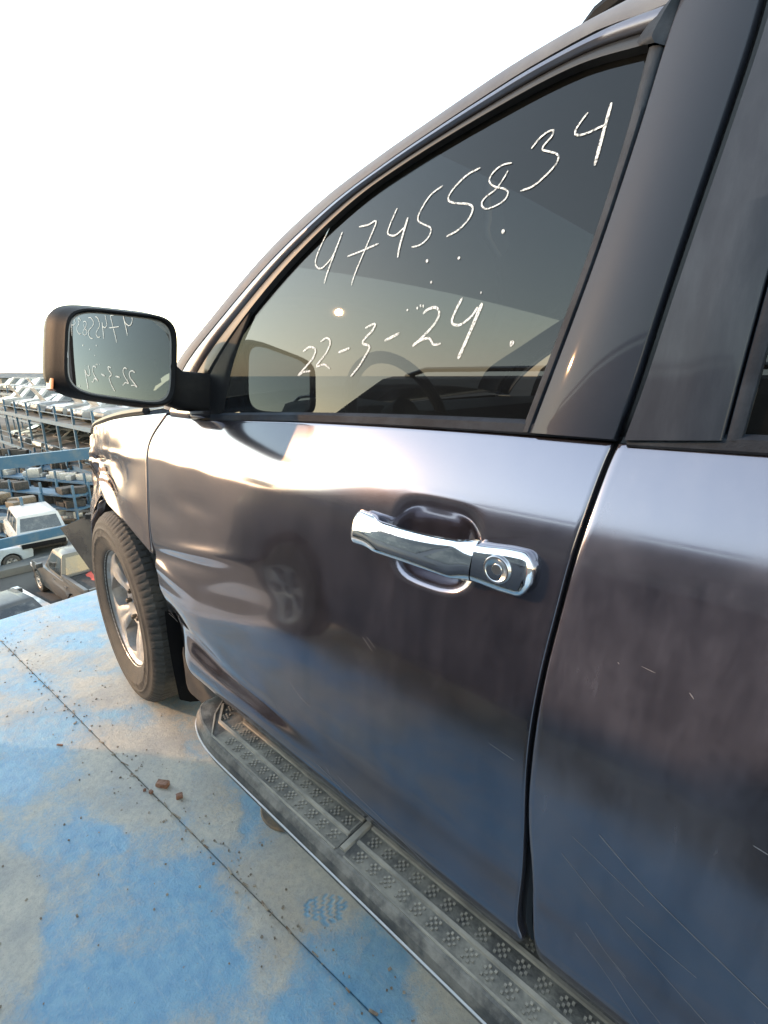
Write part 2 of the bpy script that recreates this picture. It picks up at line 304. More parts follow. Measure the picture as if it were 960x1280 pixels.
def nz(scale, detail=6, rough=.65, stretch=None):
    t = n_.new('ShaderNodeTexNoise'); t.inputs['Scale'].default_value = scale; t.inputs['Detail'].default_value = detail; t.inputs['Roughness'].default_value = rough; v = tc.outputs['Object']
    if stretch: mp = n_.new('ShaderNodeMapping'); mp.inputs['Scale'].default_value = stretch; mp.inputs['Rotation'].default_value = (0, 0, .5); l_.new(v, mp.inputs['Vector']); v = mp.outputs['Vector']
    l_.new(v, t.inputs['Vector']); return t.outputs['Fac']
def rng_(v, a, b, c=0., d=1.):
    q = n_.new('ShaderNodeMapRange'); q.interpolation_type = 'SMOOTHSTEP'; q.inputs['From Min'].default_value = a; q.inputs['From Max'].default_value = b; q.inputs['To Min'].default_value = c; q.inputs['To Max'].default_value = d; l_.new(v, q.inputs['Value']); return q.outputs['Result']
def mixc(f, A, B):
    q = n_.new('ShaderNodeMix'); q.data_type = 'RGBA'; l_.new(f, q.inputs['Factor'])
    for k, c in (('A', A), ('B', B)):
        if isinstance(c, tuple): q.inputs[k].default_value = (*c, 1)
        else: l_.new(c, q.inputs[k])
    return q.outputs['Result']
sand = mixc(rng_(nz(6), .36, .66), (0.50, 0.46, 0.385), (0.38, 0.365, 0.33))
sand = mixc(rng_(nz(3.2), .52, .72, 0, .55), sand, (0.48, 0.385, 0.27))          # ochre drifts
sand = mixc(rng_(nz(60, 8, .75), .40, .66, 0, .45), sand, (0.25, 0.245, 0.235))      # grey grit
sand = mixc(rng_(nz(420, 3), .60, .70, 0, .5), sand, (0.10, 0.09, 0.08))            # specks
blue = mixc(rng_(nz(30, 8, .7), .35, .65), (0.06, 0.235, 0.42), (0.12, 0.31, 0.47))
blue = mixc(rng_(nz(9, 8, .75, (1, 9, 1)), .54, .72, 0, .55), blue, (0.33, 0.40, 0.43))  # pale scuffs dragged across
blue = mixc(rng_(nz(55, 6, .7), .66, .72, 0, .8), blue, (0.13, 0.085, 0.055))        # chips down to rust
both = mixc(mr.outputs['Result'], blue, sand)
l_.new(both, b_.inputs['Base Color'])
rr_ = n_.new('ShaderNodeMapRange'); rr_.inputs['To Min'].default_value = 0.42; rr_.inputs['To Max'].default_value = 0.9; l_.new(mr.outputs['Result'], rr_.inputs['Value']); l_.new(rr_.outputs['Result'], b_.inputs['Roughness'])
bp = n_.new('ShaderNodeBump'); bp.inputs['Strength'].default_value = 0.6; bp.inputs['Distance'].default_value = 0.007; l_.new(ad.outputs[0], bp.inputs['Height']); l_.new(bp.outputs['Normal'], b_.inputs['Normal'])

wb = mat('weld_scale', (0.13, 0.085, 0.055), 0.9, col2=(0.30, 0.27, 0.22), scale=25, lo=0.35, hi=0.6)
deck = empty('steel_deck', (0, 0, -0.2)); tag(deck, kind='structure')
def plate(u0, u1, v0, v1, step):
    gap = 0.0016
    us = np.arange(u0 + gap, u1 - gap + 1e-6, step); us = np.append(us[:-1], u1 - gap); vs = np.append(np.arange(v0 + gap, v1 - gap, step)[:-1], v1 - gap)
    U, V = np.meshgrid(us, vs); X, Y = deck_xy(U, V)
    Z = 0.006 * (fbm(X * 1.3, Y * 1.3, 3, 77) - .5)
    e_ = np.minimum.reduce([U - us[0], us[-1] - U, V - vs[0], vs[-1] - V]); Z = Z - 0.0025 * np.exp(-(e_ / 0.006) ** 2)
    g = G().grid(X, Y, Z)
    k = len(g.V); nu = len(us); nv = len(vs)
    loop = [i for i in range(nu)] + [j * nu + nu - 1 for j in range(1, nv)] + [(nv - 1) * nu + i for i in range(nu - 2, -1, -1)] + [j * nu for j in range(nv - 2, 0, -1)]
    g.V += [(g.V[i][0], g.V[i][1], -0.012) for i in loop]
    m_ = len(loop)
    g.F += [(loop[i], k + i, k + (i + 1) % m_, loop[(i + 1) % m_]) for i in range(m_)]
    o = g.build('deck_plate', deck_m, deck, (0, 0, -0.2), sharp=60)
    co = np.array(g.V); d = dust_amount(co[:, 0], co[:, 1])
    a = o.data.attributes.new('dust', 'FLOAT', 'POINT'); a.data.foreach_set('value', d.astype(np.float32))
    return o
plate(-3.1, 0, SEAM_V, SEAM_V + 1.5, 0.0065)
plate(-3.1, 0, SEAM_V - 1.5, SEAM_V, 0.0075)
for (u0, u1) in ((-6.2, -3.1), (-9.3, -6.2)):
    for k in (-2, -1, 0, 1, 2): plate(u0, u1, SEAM_V + 1.5 * k, SEAM_V + 1.5 * (k + 1), 0.06)
for k in (-2, 1, 2): plate(-3.1, 0, SEAM_V + 1.5 * k, SEAM_V + 1.5 * (k + 1), 0.05)
def dxyz(u, v, z): x, y = deck_xy(u, v); return (x, y, z)
V0, V1 = SEAM_V - 3.0, SEAM_V + 4.5
g = G(); g.add([dxyz(-9.3, V0, -.0125), dxyz(-.002, V0, -.0125), dxyz(-.002, V1, -.0125), dxyz(-9.3, V1, -.0125), dxyz(-9.3, V0, -.02), dxyz(-.002, V0, -.02), dxyz(-.002, V1, -.02), dxyz(-9.3, V1, -.02)],
               [(0, 1, 2, 3), (7, 6, 5, 4), (0, 4, 5, 1), (1, 5, 6, 2), (2, 6, 7, 3), (3, 7, 4, 0)])
g.build('backing_sheet', wb, deck, (0, 0, -.2), smooth=False)
for u in (-0.06, -3.1, -6.2, -9.2): G().beam(dxyz(u, V0, -.13), dxyz(u, V1, -.13), 0.1, 0.2).build('cross_beam', 'blue_steel', deck, (0, 0, -.2), smooth=False)
for v in (V0 + .1, V0 + 2.5, V1 - 2.5, V1 - .1):
    G().beam(dxyz(-9.1, v, -.35), dxyz(-.1, v, -.35), 0.12, 0.22).build('main_beam', 'blue_steel', deck, (0, 0, -.2), smooth=False)
    for u in (-0.35, -4.6, -9.0): G().beam(dxyz(u, v, -.47), dxyz(u, v, YARD), 0.16, 0.16).build('post', 'blue_steel', deck, (0, 0, -.2), smooth=False)
# weld beads left along the seam
for k in range(34):
    u = -3.0 + k * 0.087 + random.uniform(-.02, .02)
    L = random.uniform(0.004, 0.02); a = DA + random.uniform(-.25, .25); c = dxyz(u, SEAM_V + random.uniform(-.003, .003), 0.0)
    G().box(c, (L, random.uniform(.0012, .003), random.uniform(.001, .0022)), a, 0.0006).build('weld_bead', wb, deck, (0, 0, -.2))

# ================================================================== THE CAR
SO = (0.1, -1.0, 0.0)                              # origin of the car
suv = tag(empty('parked_suv', SO), 'grey-violet SUV with chalked window numbers and dented fender on the blue deck', 'suv')
YC = -1.0                                          # centre plane
_gz = np.array([0.30, 0.475, 0.51, 0.535, 0.555, 0.60, 0.635, 0.665, 0.735, 0.81, 0.90, 1.00, 1.068, 1.098, 1.13, 1.17, 1.225, 1.245, 1.27])
_gs = np.array([0.9, 0.7, 0.45, 0.0, -0.20, -0.26, -0.08, 0.0, -0.05, -0.13, -0.17, -0.17, -0.17, -0.31, -0.38, -0.42, -0.46, -0.48, -0.50])
_zz = np.linspace(0.30, 1.27, 2000); _sl = np.interp(_zz, _gz, _gs)
_ker = np.hanning(31); _ker /= _ker.sum(); _sl = np.convolve(np.pad(_sl, 15, mode='edge'), _ker, 'valid')
_yy = np.concatenate([[0], np.cumsum((_sl[1:] + _sl[:-1]) / 2 * (_zz[1] - _zz[0]))]); _yy = _yy - np.interp(1.24, _zz, _yy) - 0.058
def plan(x):
    x = np.asarray(x, float); return -0.015 * np.maximum(0, x - 0.3) ** 2 - 0.11 * np.maximum(0, x - 1.25) ** 2 - 0.012 * np.minimum(0, x + 0.8) ** 2
def y_low(x, z): return np.interp(z, _zz, _yy) + plan(x)
def y_up(x, z): d = np.asarray(z, float) - 1.24; return -.05 - .13 * d - .13 * d * d + plan(x) * 1.2
def bump(x, z, cx, cz, sx, sz, a, rot=0.0):
    dx = x - cx; dz = z - cz; p = dx * math.cos(rot) + dz * math.sin(rot); q = -dx * math.sin(rot) + dz * math.cos(rot)
    return a * np.exp(-(p / sx) ** 2 - (q / sz) ** 2)
def recess(x, z):
    d = ((np.abs(x - .241) / .090) ** 3 + (np.abs(z - 1.062) / .078) ** 3) ** (1 / 3.); return 1 - sstep(0.55, 1.0, d)
def y_fdoor(x, z):
    y = y_low(x, z); k = recess(x, z); y = y * (1 - k) + k * (y_low(x, 1.03) - .022 + .10 * (1.06 - z) * (z < 1.06))
    y = y + bump(x, z, 1.10, .82, .18, .022, -.0065, -.12) + bump(x, z, .98, .865, .22, .020, .0050, -.16) + bump(x, z, 1.14, .765, .12, .016, .0050, .1) + bump(x, z, .80, .80, .16, .035, -.0040, -.2)
    y = y + bump(x, z, 1.04, .69, .14, .06, .0060) + bump(x, z, .96, .605, .14, .024, -.0085, .12) + bump(x, z, .74, .59, .20, .016, -.0045, .02)
    y = y + bump(x, z, 1.17, .94, .09, .035, -.0022) + bump(x, z, 1.00, .985, .10, .022, -.0016) + bump(x, z, .62, .60, .2, .03, -.0015)
    f = sstep(.55, 1.1, x); y = y + f * .0030 * (fbm(x * 5, z * 9, 2, 4) - .5) + .0007 * (fbm(x * 3, z * 4, 2, 8) - .5)
    return y - 0.05 * sstep(1.00, 1.18, x) * sstep(.72, .54, z)
def y_rdoor(x, z): return y_low(x, z) + .0012 * (fbm(x * 3 + 9, z * 4, 2, 8) - .5)
def mirror_v(V): V = np.asarray(V, float).copy(); V[:, 1] = 2 * YC - V[:, 1]; return V

def panel(name, m, b, t, l, r, fy, nu, nv, parent=suv, lip=0.03, mirror=False, roll=.0025, smooth_edges=(1, 1, 1, 1), fn=None):
    B = spline(b, nu, smooth_edges[0]); T = spline(t, nu, smooth_edges[1]); L = spline(l, nv, smooth_edges[2]); Rr = spline(r, nv, smooth_edges[3])
    P = coons(B, T, L, Rr); X = P[..., 0]; Z = P[..., 1]; Y = fy(X, Z)
    if fn is not None: X, Y, Z = fn(X, Y, Z)
    # left is the front of the car (+x): grid runs front to rear, seen from +y
    g = G().grid(X, Y, Z, flip=False)
    loop = [(0, i) for i in range(nu)] + [(j, nu - 1) for j in range(1, nv)] + [(nv - 1, i) for i in range(nu - 2, -1, -1)] + [(j, 0) for j in range(nv - 2, 0, -1)]
    ids = [j * nu + i for j, i in loop]; pts = np.array([g.V[i] for i in ids]); m_ = len(ids)
    tang = np.roll(pts, -1, 0) - np.roll(pts, 1, 0); nor = np.stack([-tang[:, 2], 0 * tang[:, 0], tang[:, 0]], -1); nor /= np.linalg.norm(nor, axis=1)[:, None] + 1e-9
    cen = pts.mean(0); sg = np.sign(np.sum(nor * (pts - cen), axis=1)); nor *= (1 if np.sum(sg) > 0 else -1)
    k = len(g.V)
    for o_, d_ in ((roll * .6, roll * .4), (roll, roll * 1.2), (roll, lip)):
        q = pts + nor * o_; q[:, 1] -= d_; g.V += [tuple(v) for v in q]
    rings = [ids, list(range(k, k + m_)), list(range(k + m_, k + 2 * m_)), list(range(k + 2 * m_, k + 3 * m_))]
    for a_, b2 in zip(rings[:-1], rings[1:]):
        for i in range(m_): g.F.append((a_[(i + 1) % m_], a_[i], b2[i], b2[(i + 1) % m_]))
    V = np.array(g.V); F = g.F
    if mirror: V = mirror_v(V); F = [f[::-1] for f in F]
    return mk(name, V, F, m, parent, SO, sharp=50)

GAP = [(0.003, .528), (.016, .566), (.025, .702), (.034, .822), (.034, .924), (.027, 1.023), (.018, 1.126), (.011, 1.193), (.006, 1.224)]
GW = 0.011
BELT_Z = lambda x: 1.2295 - 0.004 * max(0, x) - 0.032 * max(0, x) ** 2 if x < 0.9 else 1.2295 - .0036 - .0259 - 0.05 * (x - .9)
DF = [(1.03, .508), (1.10, .530), (1.150, .60), (1.185, .70), (1.215, .787), (1.263, .918), (1.289, 1.055), (1.284, 1.124), (1.225, 1.195)]
bot_fd = [(1.03, .508), (.9, .506), (.5, .506), (.1, .508), (.03, .513), (0.003 + GW, .528)]
fr = [(x + GW, z) for x, z in GAP]
top_fd = [(1.225, 1.195)] + [(x, BELT_Z(x)) for x in (1.0, .8, .6, .4, .2, .006 + GW)]
front_door = panel('front_door', 'paint', bot_fd, top_fd, DF, fr, y_fdoor, 280, 180)
rl = [(-.085, .505), (-.03, .514), (-.006, .545)] + [(x, z) for x, z in GAP[2:]]
bot_rd = [(-.085, .505), (-.3, .505), (-.8, .507), (-1.02, .52)]
top_rd = [(.006, 1.224), (-.3, 1.2325), (-.7, 1.240), (-1.12, 1.247)]
rr_e = [(-1.02, .52), (-.98, .64), (-1.0, .8), (-1.1, 1.0), (-1.13, 1.12), (-1.12, 1.247)]
rear_door = panel('rear_door', 'paint_dusty', bot_rd, top_rd, rl, rr_e, y_rdoor, 150, 120)

# dented front fender
def fender_fn(X, Y, Z):
    d = (bump(X, Z, 2.02, .84, .16, .14, -.055) + bump(X, Z, 1.93, .74, .10, .05, .030, .4) + bump(X, Z, 2.12, .97, .12, .06, .028, -.2) + bump(X, Z, 1.72, .93, .20, .03, -.012, .25)
         + bump(X, Z, 2.2, 1.04, .06, .05, -.04) + bump(X, Z, 2.28, .86, .08, .10, -.035) + bump(X, Z, 1.62, 1.05, .10, .05, -.006))
    Y = Y + d + sstep(1.6, 2.0, X) * .020 * (fbm(X * 9, Z * 9, 4, 15) - .5) - sstep(1.75, 2.05, X) * .050 * np.maximum(0, .16 - np.abs(fbm(X * 5 + 3, Z * 6, 2, 51) - .5)) ** 1.0 * 1.2
    Y = Y + bump(X, Z, 1.60, .985, .13, .05, -.020, .15) + bump(X, Z, 1.66, 1.045, .22, .013, .007, -.05) + bump(X, Z, 1.44, .93, .09, .05, .008) + bump(X, Z, 1.78, 1.02, .05, .07, -.014, .3) + bump(X, Z, 1.50, 1.10, .12, .03, -.005)
    Y = Y + bump(X, Z, 1.98, .985, .22, .012, -.016, -.10) + bump(X, Z, 2.05, .90, .02, .12, .018, .15) + bump(X, Z, 1.86, .93, .14, .014, .012, .22)
    # flare round the wheel opening
    rr = np.sqrt((X - 1.79) ** 2 + (Z - .40) ** 2); Y = Y + .012 * np.exp(-((rr - .47) / .06) ** 2)
    Z = Z + sstep(1.9, 2.3, X) * .02 * (fbm(X * 8, Z * 8, 3, 25) - .5)
    return X, Y, Z
arch = [(2.22, .60), (2.16, .69), (2.06, .785), (1.92, .862), (1.77, .885), (1.62, .868), (1.48, .848), (1.36, .825), (1.245, .80)]
DFf = [(1.245, .80), (1.276, .918), (1.301, 1.055), (1.297, 1.126), (1.238, 1.20)]; arch[-1] = DFf[0]
fender_l = [(2.22, .60), (2.29, .68), (2.33, .80), (2.36, .92), (2.33, 1.03)]
fender_t = [(2.33, 1.03), (2.15, 1.085), (1.9, 1.125), (1.6, 1.165), (1.229, 1.20)]
fender = panel('front_fender', 'paint_matte', arch, fender_t, fender_l, DFf, y_low, 130, 70, fn=fender_fn)
for pts, w in (([(2.10, .90), (2.0, .92), (1.9, .95), (1.8, .97)], .014), ([(2.14, .95), (2.15, .88), (2.13, .80)], .010), ([(1.95, .905), (1.82, .928), (1.70, .930), (1.60, .908)], .010), ([(1.85, .945), (1.7, .955), (1.58, .92)], .006)):
    P = spline(pts, 24); Y = y_low(P[:, 0], P[:, 1]); _, Y, Z = fender_fn(P[:, 0], Y, P[:, 1]); g = G()
    nz = (np.array([random.random() for _ in range(24)]) - .5) * w * .6; hw = w * (0.25 + .75 * np.sin(np.linspace(.1, 3.0, 24))) * np.array([random.uniform(.5, 1) for _ in range(24)])
    Xg = np.stack([P[:, 0], P[:, 0]]); Zg = np.stack([Z - hw + nz, Z + hw + nz]); g.grid(Xg, np.stack([Y, Y]) + .004, Zg)
    g.build('rust_scrape', 'rust', fender, SO)

# hood, cowl and front closing panel
def cross(xf, y0, z0, crown, n=15):
    ys = np.linspace(y0, 2 * YC - y0, n); s = (ys - YC) / (y0 - YC); return [(xf, yy, z0 + crown * (1 - abs(q) ** 2.4)) for yy, q in zip(ys, s)]
g = G(); secs = [(1.26, -.075, 1.218, .05), (1.5, -.085, 1.190, .06), (1.8, -.10, 1.150, .07), (2.05, -.125, 1.115, .075), (2.25, -.165, 1.07, .075), (2.36, -.23, 1.02, .06), (2.40, -.26, .96, .03)]
rows = [cross(*s) for s in secs]; A = np.array(rows); g.grid(A[..., 0], A[..., 1], A[..., 2] + .012 * (A[..., 0] > 1.9) * (fbm(A[..., 0] * 5, A[..., 1] * 5, 2, 3) - .3), flip=True)
hood = g.build('hood', 'paint_matte', suv, SO)
G().tube([(x, float(y_low(x, z)) - .020, z + .016) for x, z in spline(fender_t, 30) if 1.40 < x < 2.33], .013, 8).build('hood_seal', 'seal', suv, SO)
g = G(); g.loft([[(2.30, -.30, z) for z in (.62, .95)] + [(2.30, 2 * YC + .30, z) for z in (.95, .62)], [(2.26, -.30, z) for z in (.62, .95)] + [(2.26, 2 * YC + .30, z) for z in (.95, .62)]])
g.build('radiator_panel', 'underbody', suv, SO, smooth=False)
# torn bumper cover hanging in front of the wheel
uq, vq = np.meshgrid(np.linspace(0, 1, 14), np.linspace(0, 1, 10))
Ta = np.array([2.75, -.097, .527]); Tb = np.array([2.42, -.21, .668]); Tc = np.array([2.45, -.175, .225]); Td = np.array([2.26, -.36, .40])
P = (1 - uq)[..., None] * (1 - vq)[..., None] * Ta + uq[..., None] * (1 - vq)[..., None] * Tb + (1 - uq)[..., None] * vq[..., None] * Tc + uq[..., None] * vq[..., None] * Td
P[..., 1] += .02 * np.sin(uq * 3) * np.sin(vq * 3)
g = G().grid(P[..., 0], P[..., 1], P[..., 2]); g.grid(P[..., 0] + .004, P[..., 1] - .006, P[..., 2], flip=True)
g.build('torn_bumper_cover', mat('dark_bumper_plastic', (0.018, 0.022, 0.026), 0.25, coat=0.3, col2=(0.05, 0.052, 0.05), scale=5), suv, SO)
g = G()
for k in range(26):
    c = (2.18 + random.uniform(0, .16), -.12 - random.uniform(0, .14), .56 + random.uniform(0, .12)); g.box(c, (random.uniform(.008, .04), random.uniform(.006, .02), random.uniform(.006, .025)), random.random() * 3)
o = g.build('broken_lamp_debris', 'underbody', suv, SO, smooth=False); o['kind'] = 'stuff'

# upper frame, pillars, glass
IN_T = [(.056, 1.672), (.144, 1.681), (.261, 1.667), (.408, 1.639), (.528, 1.605), (.674, 1.538), (.81, 1.457), (.93, 1.372), (1.05, 1.265), (1.105, 1.205)]
OUT_T = [(.041, 1.712), (.11, 1.715), (.20, 1.706), (.265, 1.694), (.36, 1.674), (.47, 1.648), (.60, 1.610), (.765, 1.542), (.97, 1.432), (1.12, 1.345), (1.19, 1.28), (1.232, 1.205)]
def band(name, m, a, b, prof, parent, fy, n=90, off=SO, mirror=False):
    """strip between curves a (inner) and b (outer); prof = list of (t across, outward offset)"""
    A = spline(a, n); B = spline(b, n); X = np.stack([A[:, 0] * (1 - t) + B[:, 0] * t for t, _ in prof]); Z = np.stack([A[:, 1] * (1 - t) + B[:, 1] * t for t, _ in prof])
    Y = fy(X, Z) + np.array([o_ for _, o_ in prof])[:, None]
    g = G().grid(X, Y, Z, flip=True); V = np.array(g.V); F = g.F
    if mirror: V = mirror_v(V); F = [f[::-1] for f in F]
    return mk(name, V, F, m, parent, off, sharp=50)
fprof = [(.46, -.012), (.47, .000), (.52, .004), (.66, .008), (.85, .007), (.96, .002), (1.0, -.004), (1.01, -.03)]
window_frame = band('window_frame', 'frame_paint', IN_T, OUT_T, fprof, front_door, y_up)
band('window_seal', 'seal', IN_T, OUT_T, [(-.06, -.022), (.0, -.008), (.08, .002), (.25, .003), (.43, .000), (.47, -.010)], front_door, y_up)
# roof side and A pillar outside the door frame
RO_IN = [(-2.55, 1.45), (-2.2, 1.62), (-1.6, 1.69), (-.8, 1.712), (-.3, 1.716), (.041, 1.714)] + [(x + .004, z + .005) for x, z in OUT_T[1:]]
RO_OUT = [(-2.62, 1.48), (-2.25, 1.665), (-1.62, 1.735), (-.8, 1.765), (-.3, 1.769), (.041, 1.766), (.12, 1.762), (.234, 1.748), (.304, 1.735), (.403, 1.712), (.524, 1.684), (.67, 1.643), (.85, 1.569), (1.081, 1.446), (1.25, 1.352), (1.31, 1.285), (1.34, 1.215)]
for mir in (False, True):
    band('roof_side_rail', 'roof_paint', RO_IN, RO_OUT, [(0, -.03), (.02, -.004), (.2, -.002), (.5, -.006), (.8, -.022), (1.0, -.05)], suv, y_up, n=140, mirror=mir)
OO = spline(RO_OUT, 140); OY = y_up(OO[:, 0], OO[:, 1]) - .05
sel = OO[:, 0] < .42
roof_edge = [(x, y, z) for (x, z), y in zip(OO[sel], OY[sel])]
g = G(); nn = 17; X = []; Y = []; Z = []
for x, y, z in roof_edge:
    s = np.linspace(1, -1, nn); X.append([x + .06 * (1 - q * q) * (x > .1) for q in s]); Y.append(YC + (y - YC) * s); Z.append(z + .05 * (1 - np.abs(s) ** 2.2))
g.grid(np.array(X), np.array(Y), np.array(Z)); g.build('roof', 'paint', suv, SO)
g = G(); X = np.array(X) ; g.grid(X, np.array(Y) * .995 + YC * .005, np.array(Z) - .03, flip=True); g.build('headliner', mat('headliner_cloth', (.09, .088, .085), .9), suv, SO)
# windshield between the A pillars
wp = [(x, y, z) for (x, z), y in zip(OO, OY) if x >= .38]
X = []; Y = []; Z = []
for x, y, z in wp:
    s = np.linspace(1, -1, nn); X.append(x + .10 * (1 - s * s)); Y.append(YC + (y - YC) * s); Z.append(z + .045 * (1 - s * s))
X = np.array(X); Y = np.array(Y); Z = np.array(Z); kb = int(np.argmax(X[:, 0] > .86))
G().grid(X[:kb + 1], Y[:kb + 1], Z[:kb + 1]).build('windshield_shade_band', glass_mat('shade_band_glass', (.10, .12, .13)), suv, SO)
G().grid(X[kb:], Y[kb:], Z[kb:]).build('windshield', 'windshield', suv, SO)
# roof rack rail with feet
RRY = y_up(0, 1.76) - .085
g = G(); g.tube([(.215, RRY, 1.752), (.16, RRY, 1.785), (.08, RRY, 1.806), (-.05, RRY, 1.815), (-.9, RRY, 1.818), (-1.7, RRY, 1.80), (-1.85, RRY, 1.75)], [.006, .015, .019, .02, .02, .02, .01], 10)
g.build('roof_rack_rail', 'plastic', suv, SO)

# front door glass
GB = [(1.04, 1.190), (.7, 1.208), (.35, 1.222), (.120, 1.230)]
gl_top = [(.985, 1.335)] + [(x + .004, z + .008) for x, z in IN_T[6:0:-1]] + [(.046, 1.684)]
gx = coons(spline(GB, 60), spline(gl_top, 60), spline([(1.04, 1.190), (1.02, 1.26), (.985, 1.335)], 40), spline([(.128, 1.230), (.094, 1.366), (.071, 1.468), (.054, 1.576), (.046, 1.684)], 40))
g = G().grid(gx[..., 0], y_up(gx[..., 0], gx[..., 1]) - .010, gx[..., 1]); window_glass = g.build('window_glass', 'glass', front_door, SO, sharp=None)
# black sail panel at the mirror foot
SA = coons(spline([(1.12, 1.185), (.945, 1.197)], 12), spline([(.86, 1.430), (.83, 1.446)], 12), spline([(1.12, 1.185), (1.06, 1.262), (.96, 1.355), (.86, 1.430)], 30), spline([(.945, 1.197), (.900, 1.335), (.83, 1.446)], 30))
dd = np.minimum(np.linspace(0, 1, 12), 1 - np.linspace(0, 1, 12))[None, :]
g = G().grid(SA[..., 0], y_up(SA[..., 0], SA[..., 1]) + .006 * sstep(0, .12, dd) - .007, SA[..., 1]); g.build('mirror_sail', 'plastic', front_door, SO)
# division strip, pillar covers and horn
def vstrip(name, m, l, r, parent, prof, n=60):
    return band(name, m, r, l, prof, parent, y_up, n)
strip_f = [(.136, 1.232), (.102, 1.366), (.079, 1.468), (.062, 1.576), (.054, 1.672)]; strip_r = [(.119, 1.232), (.086, 1.365), (.064, 1.466), (.046, 1.571), (.034, 1.664), (.026, 1.712)]
vstrip('window_channel', 'rubber', strip_f, strip_r[:-1], front_door, [(0, -.012), (.05, .001), (.3, .005), (.7, .004), (.95, .0), (1.0, -.014)])
horn = G(); L1 = spline([(.054, 1.672), (.066, 1.680), (.052, 1.700), (.030, 1.718)], 16); L2 = spline([(.034, 1.664), (.030, 1.680), (.028, 1.700), (.026, 1.718)], 16)
horn.grid(np.stack([L1[:, 0], (L1[:, 0] + L2[:, 0]) / 2, L2[:, 0]]), np.stack([y_up(L1[:, 0], L1[:, 1]) + .006, y_up(L1[:, 0], L1[:, 1]) + .012, y_up(L2[:, 0], L2[:, 1]) + .004]), np.stack([L1[:, 1], (L1[:, 1] + L2[:, 1]) / 2, L2[:, 1]]))
horn.build('channel_horn', 'rubber', front_door, SO)
PG = [(.006, 1.232), (-.006, 1.297), (-.017, 1.376), (-.031, 1.474), (-.042, 1.55), (-.053, 1.636), (-.058, 1.709)]
vstrip('pillar_cover', 'film', [(x - .0005, z) for x, z in strip_r], [(x + .0055, z) for x, z in PG], front_door, [(0, -.02), (.0, .006), (.02, .0078), (.5, .0082), (.98, .0078), (1.0, .006), (1.0, -.02)])
RS = [(-.098, 1.240), (-.102, 1.322), (-.106, 1.40), (-.112, 1.5), (-.118, 1.6), (-.122, 1.709)]
vstrip('pillar_cover', mat('dusty_pillar_film', (0.020, 0.024, 0.033), 0.5, spec=.10, coat=.2, coat_rough=.08, col2=(0.036, 0.042, 0.053), scale=5, lo=.3, hi=.8, rough2=.24, stretch=(6, 6, 1)), [(x - .0055, z) for x, z in PG], RS, rear_door, [(0, -.02), (0, .006), (.02, .0078), (.5, .0082), (.98, .0078), (1.0, -.01)])
RG = [(x - .017, z) for x, z in RS]
vstrip('window_channel', 'rubber', RS, RG, rear_door, [(0, -.01), (.05, .001), (.4, .004), (.8, .003), (1.0, -.012)])
# door shut: dark inner pillar and seals behind the gaps
g = G(); P1 = spline(GAP + PG[1:], 90); ids = [(x, (y_low(x, z) if z < 1.232 else y_up(x, z)) - .022, z) for x, z in P1]
g.tube(ids, .011, 8); g.build('door_gap_seal', 'seal', suv, SO)
g = G(); g.grid(np.stack([P1[:, 0] + .09, P1[:, 0] - .09]), np.stack([[p[1] - .02 for p in ids]] * 2), np.stack([P1[:, 1]] * 2)); g.build('centre_pillar', 'seal', suv, SO)
# rear door glass, seal and frame
rg_b = [(-.115, 1.236), (-.5, 1.243), (-1.08, 1.250)]; rg_t = [(-.139, 1.690), (-.5, 1.683), (-.98, 1.645)]
rg = coons(spline(rg_b, 20), spline(rg_t, 20), spline([(-.115, 1.236), (-.139, 1.69)], 20), spline([(-1.08, 1.25), (-.98, 1.645)], 20))
G().grid(rg[..., 0], y_up(rg[..., 0], rg[..., 1]) - .010, rg[..., 1]).build('window_glass', 'glass', rear_door, SO)
band('window_frame', 'paint_dusty', [(-.139, 1.675), (-.5, 1.668), (-.96, 1.632), (-1.06, 1.45), (-1.10, 1.25)], [(-.122, 1.712), (-.5, 1.710), (-.99, 1.69), (-1.16, 1.48), (-1.19, 1.25)], [(0, -.014), (.02, .0), (.5, .007), (.98, .002), (1.0, -.03)], rear_door, y_up)
# belt mouldings
def moulding(name, xs, z0, parent, m='rubber'):
    rings = []
    for x in xs:
        z = z0(x) + .0105; y = float(y_low(x, 1.225)) + .001
        rings.append([(x, y - .028, z - .012), (x, y + .0015, z - .011), (x, y + .004, z - .008), (x, y + .003, z + .004), (x, y - .006, z + .0085), (x, y - .018, z + .009), (x, y - .028, z + .009)])
    return G().loft(rings).build(name, m, parent, SO, sharp=40)
belt2 = lambda x: float(np.interp(x, [-1.12, -.7, -.3, .006], [1.247, 1.240, 1.2325, 1.224]))
moulding('belt_moulding', np.linspace(1.07, .011, 50), BELT_Z, front_door); moulding('belt_moulding', np.linspace(-.003, -1.1, 40), belt2, rear_door)
band('inner_trim', 'cabin', [(1.24, .5), (.05, .5)], [(1.2, 1.185), (.03, 1.212)], [(0, -.10), (.6, -.09), (.97, -.055), (1.0, -.065)], front_door, lambda x, z: np.full_like(x, 0.0), 30)
band('inner_trim', 'cabin', [(-.05, .5), (-1.0, .5)], [(-.02, 1.215), (-1.1, 1.23)], [(0, -.10), (.6, -.09), (.97, -.055), (1.0, -.065)], rear_door, lambda x, z: np.full_like(x, 0.0), 20)

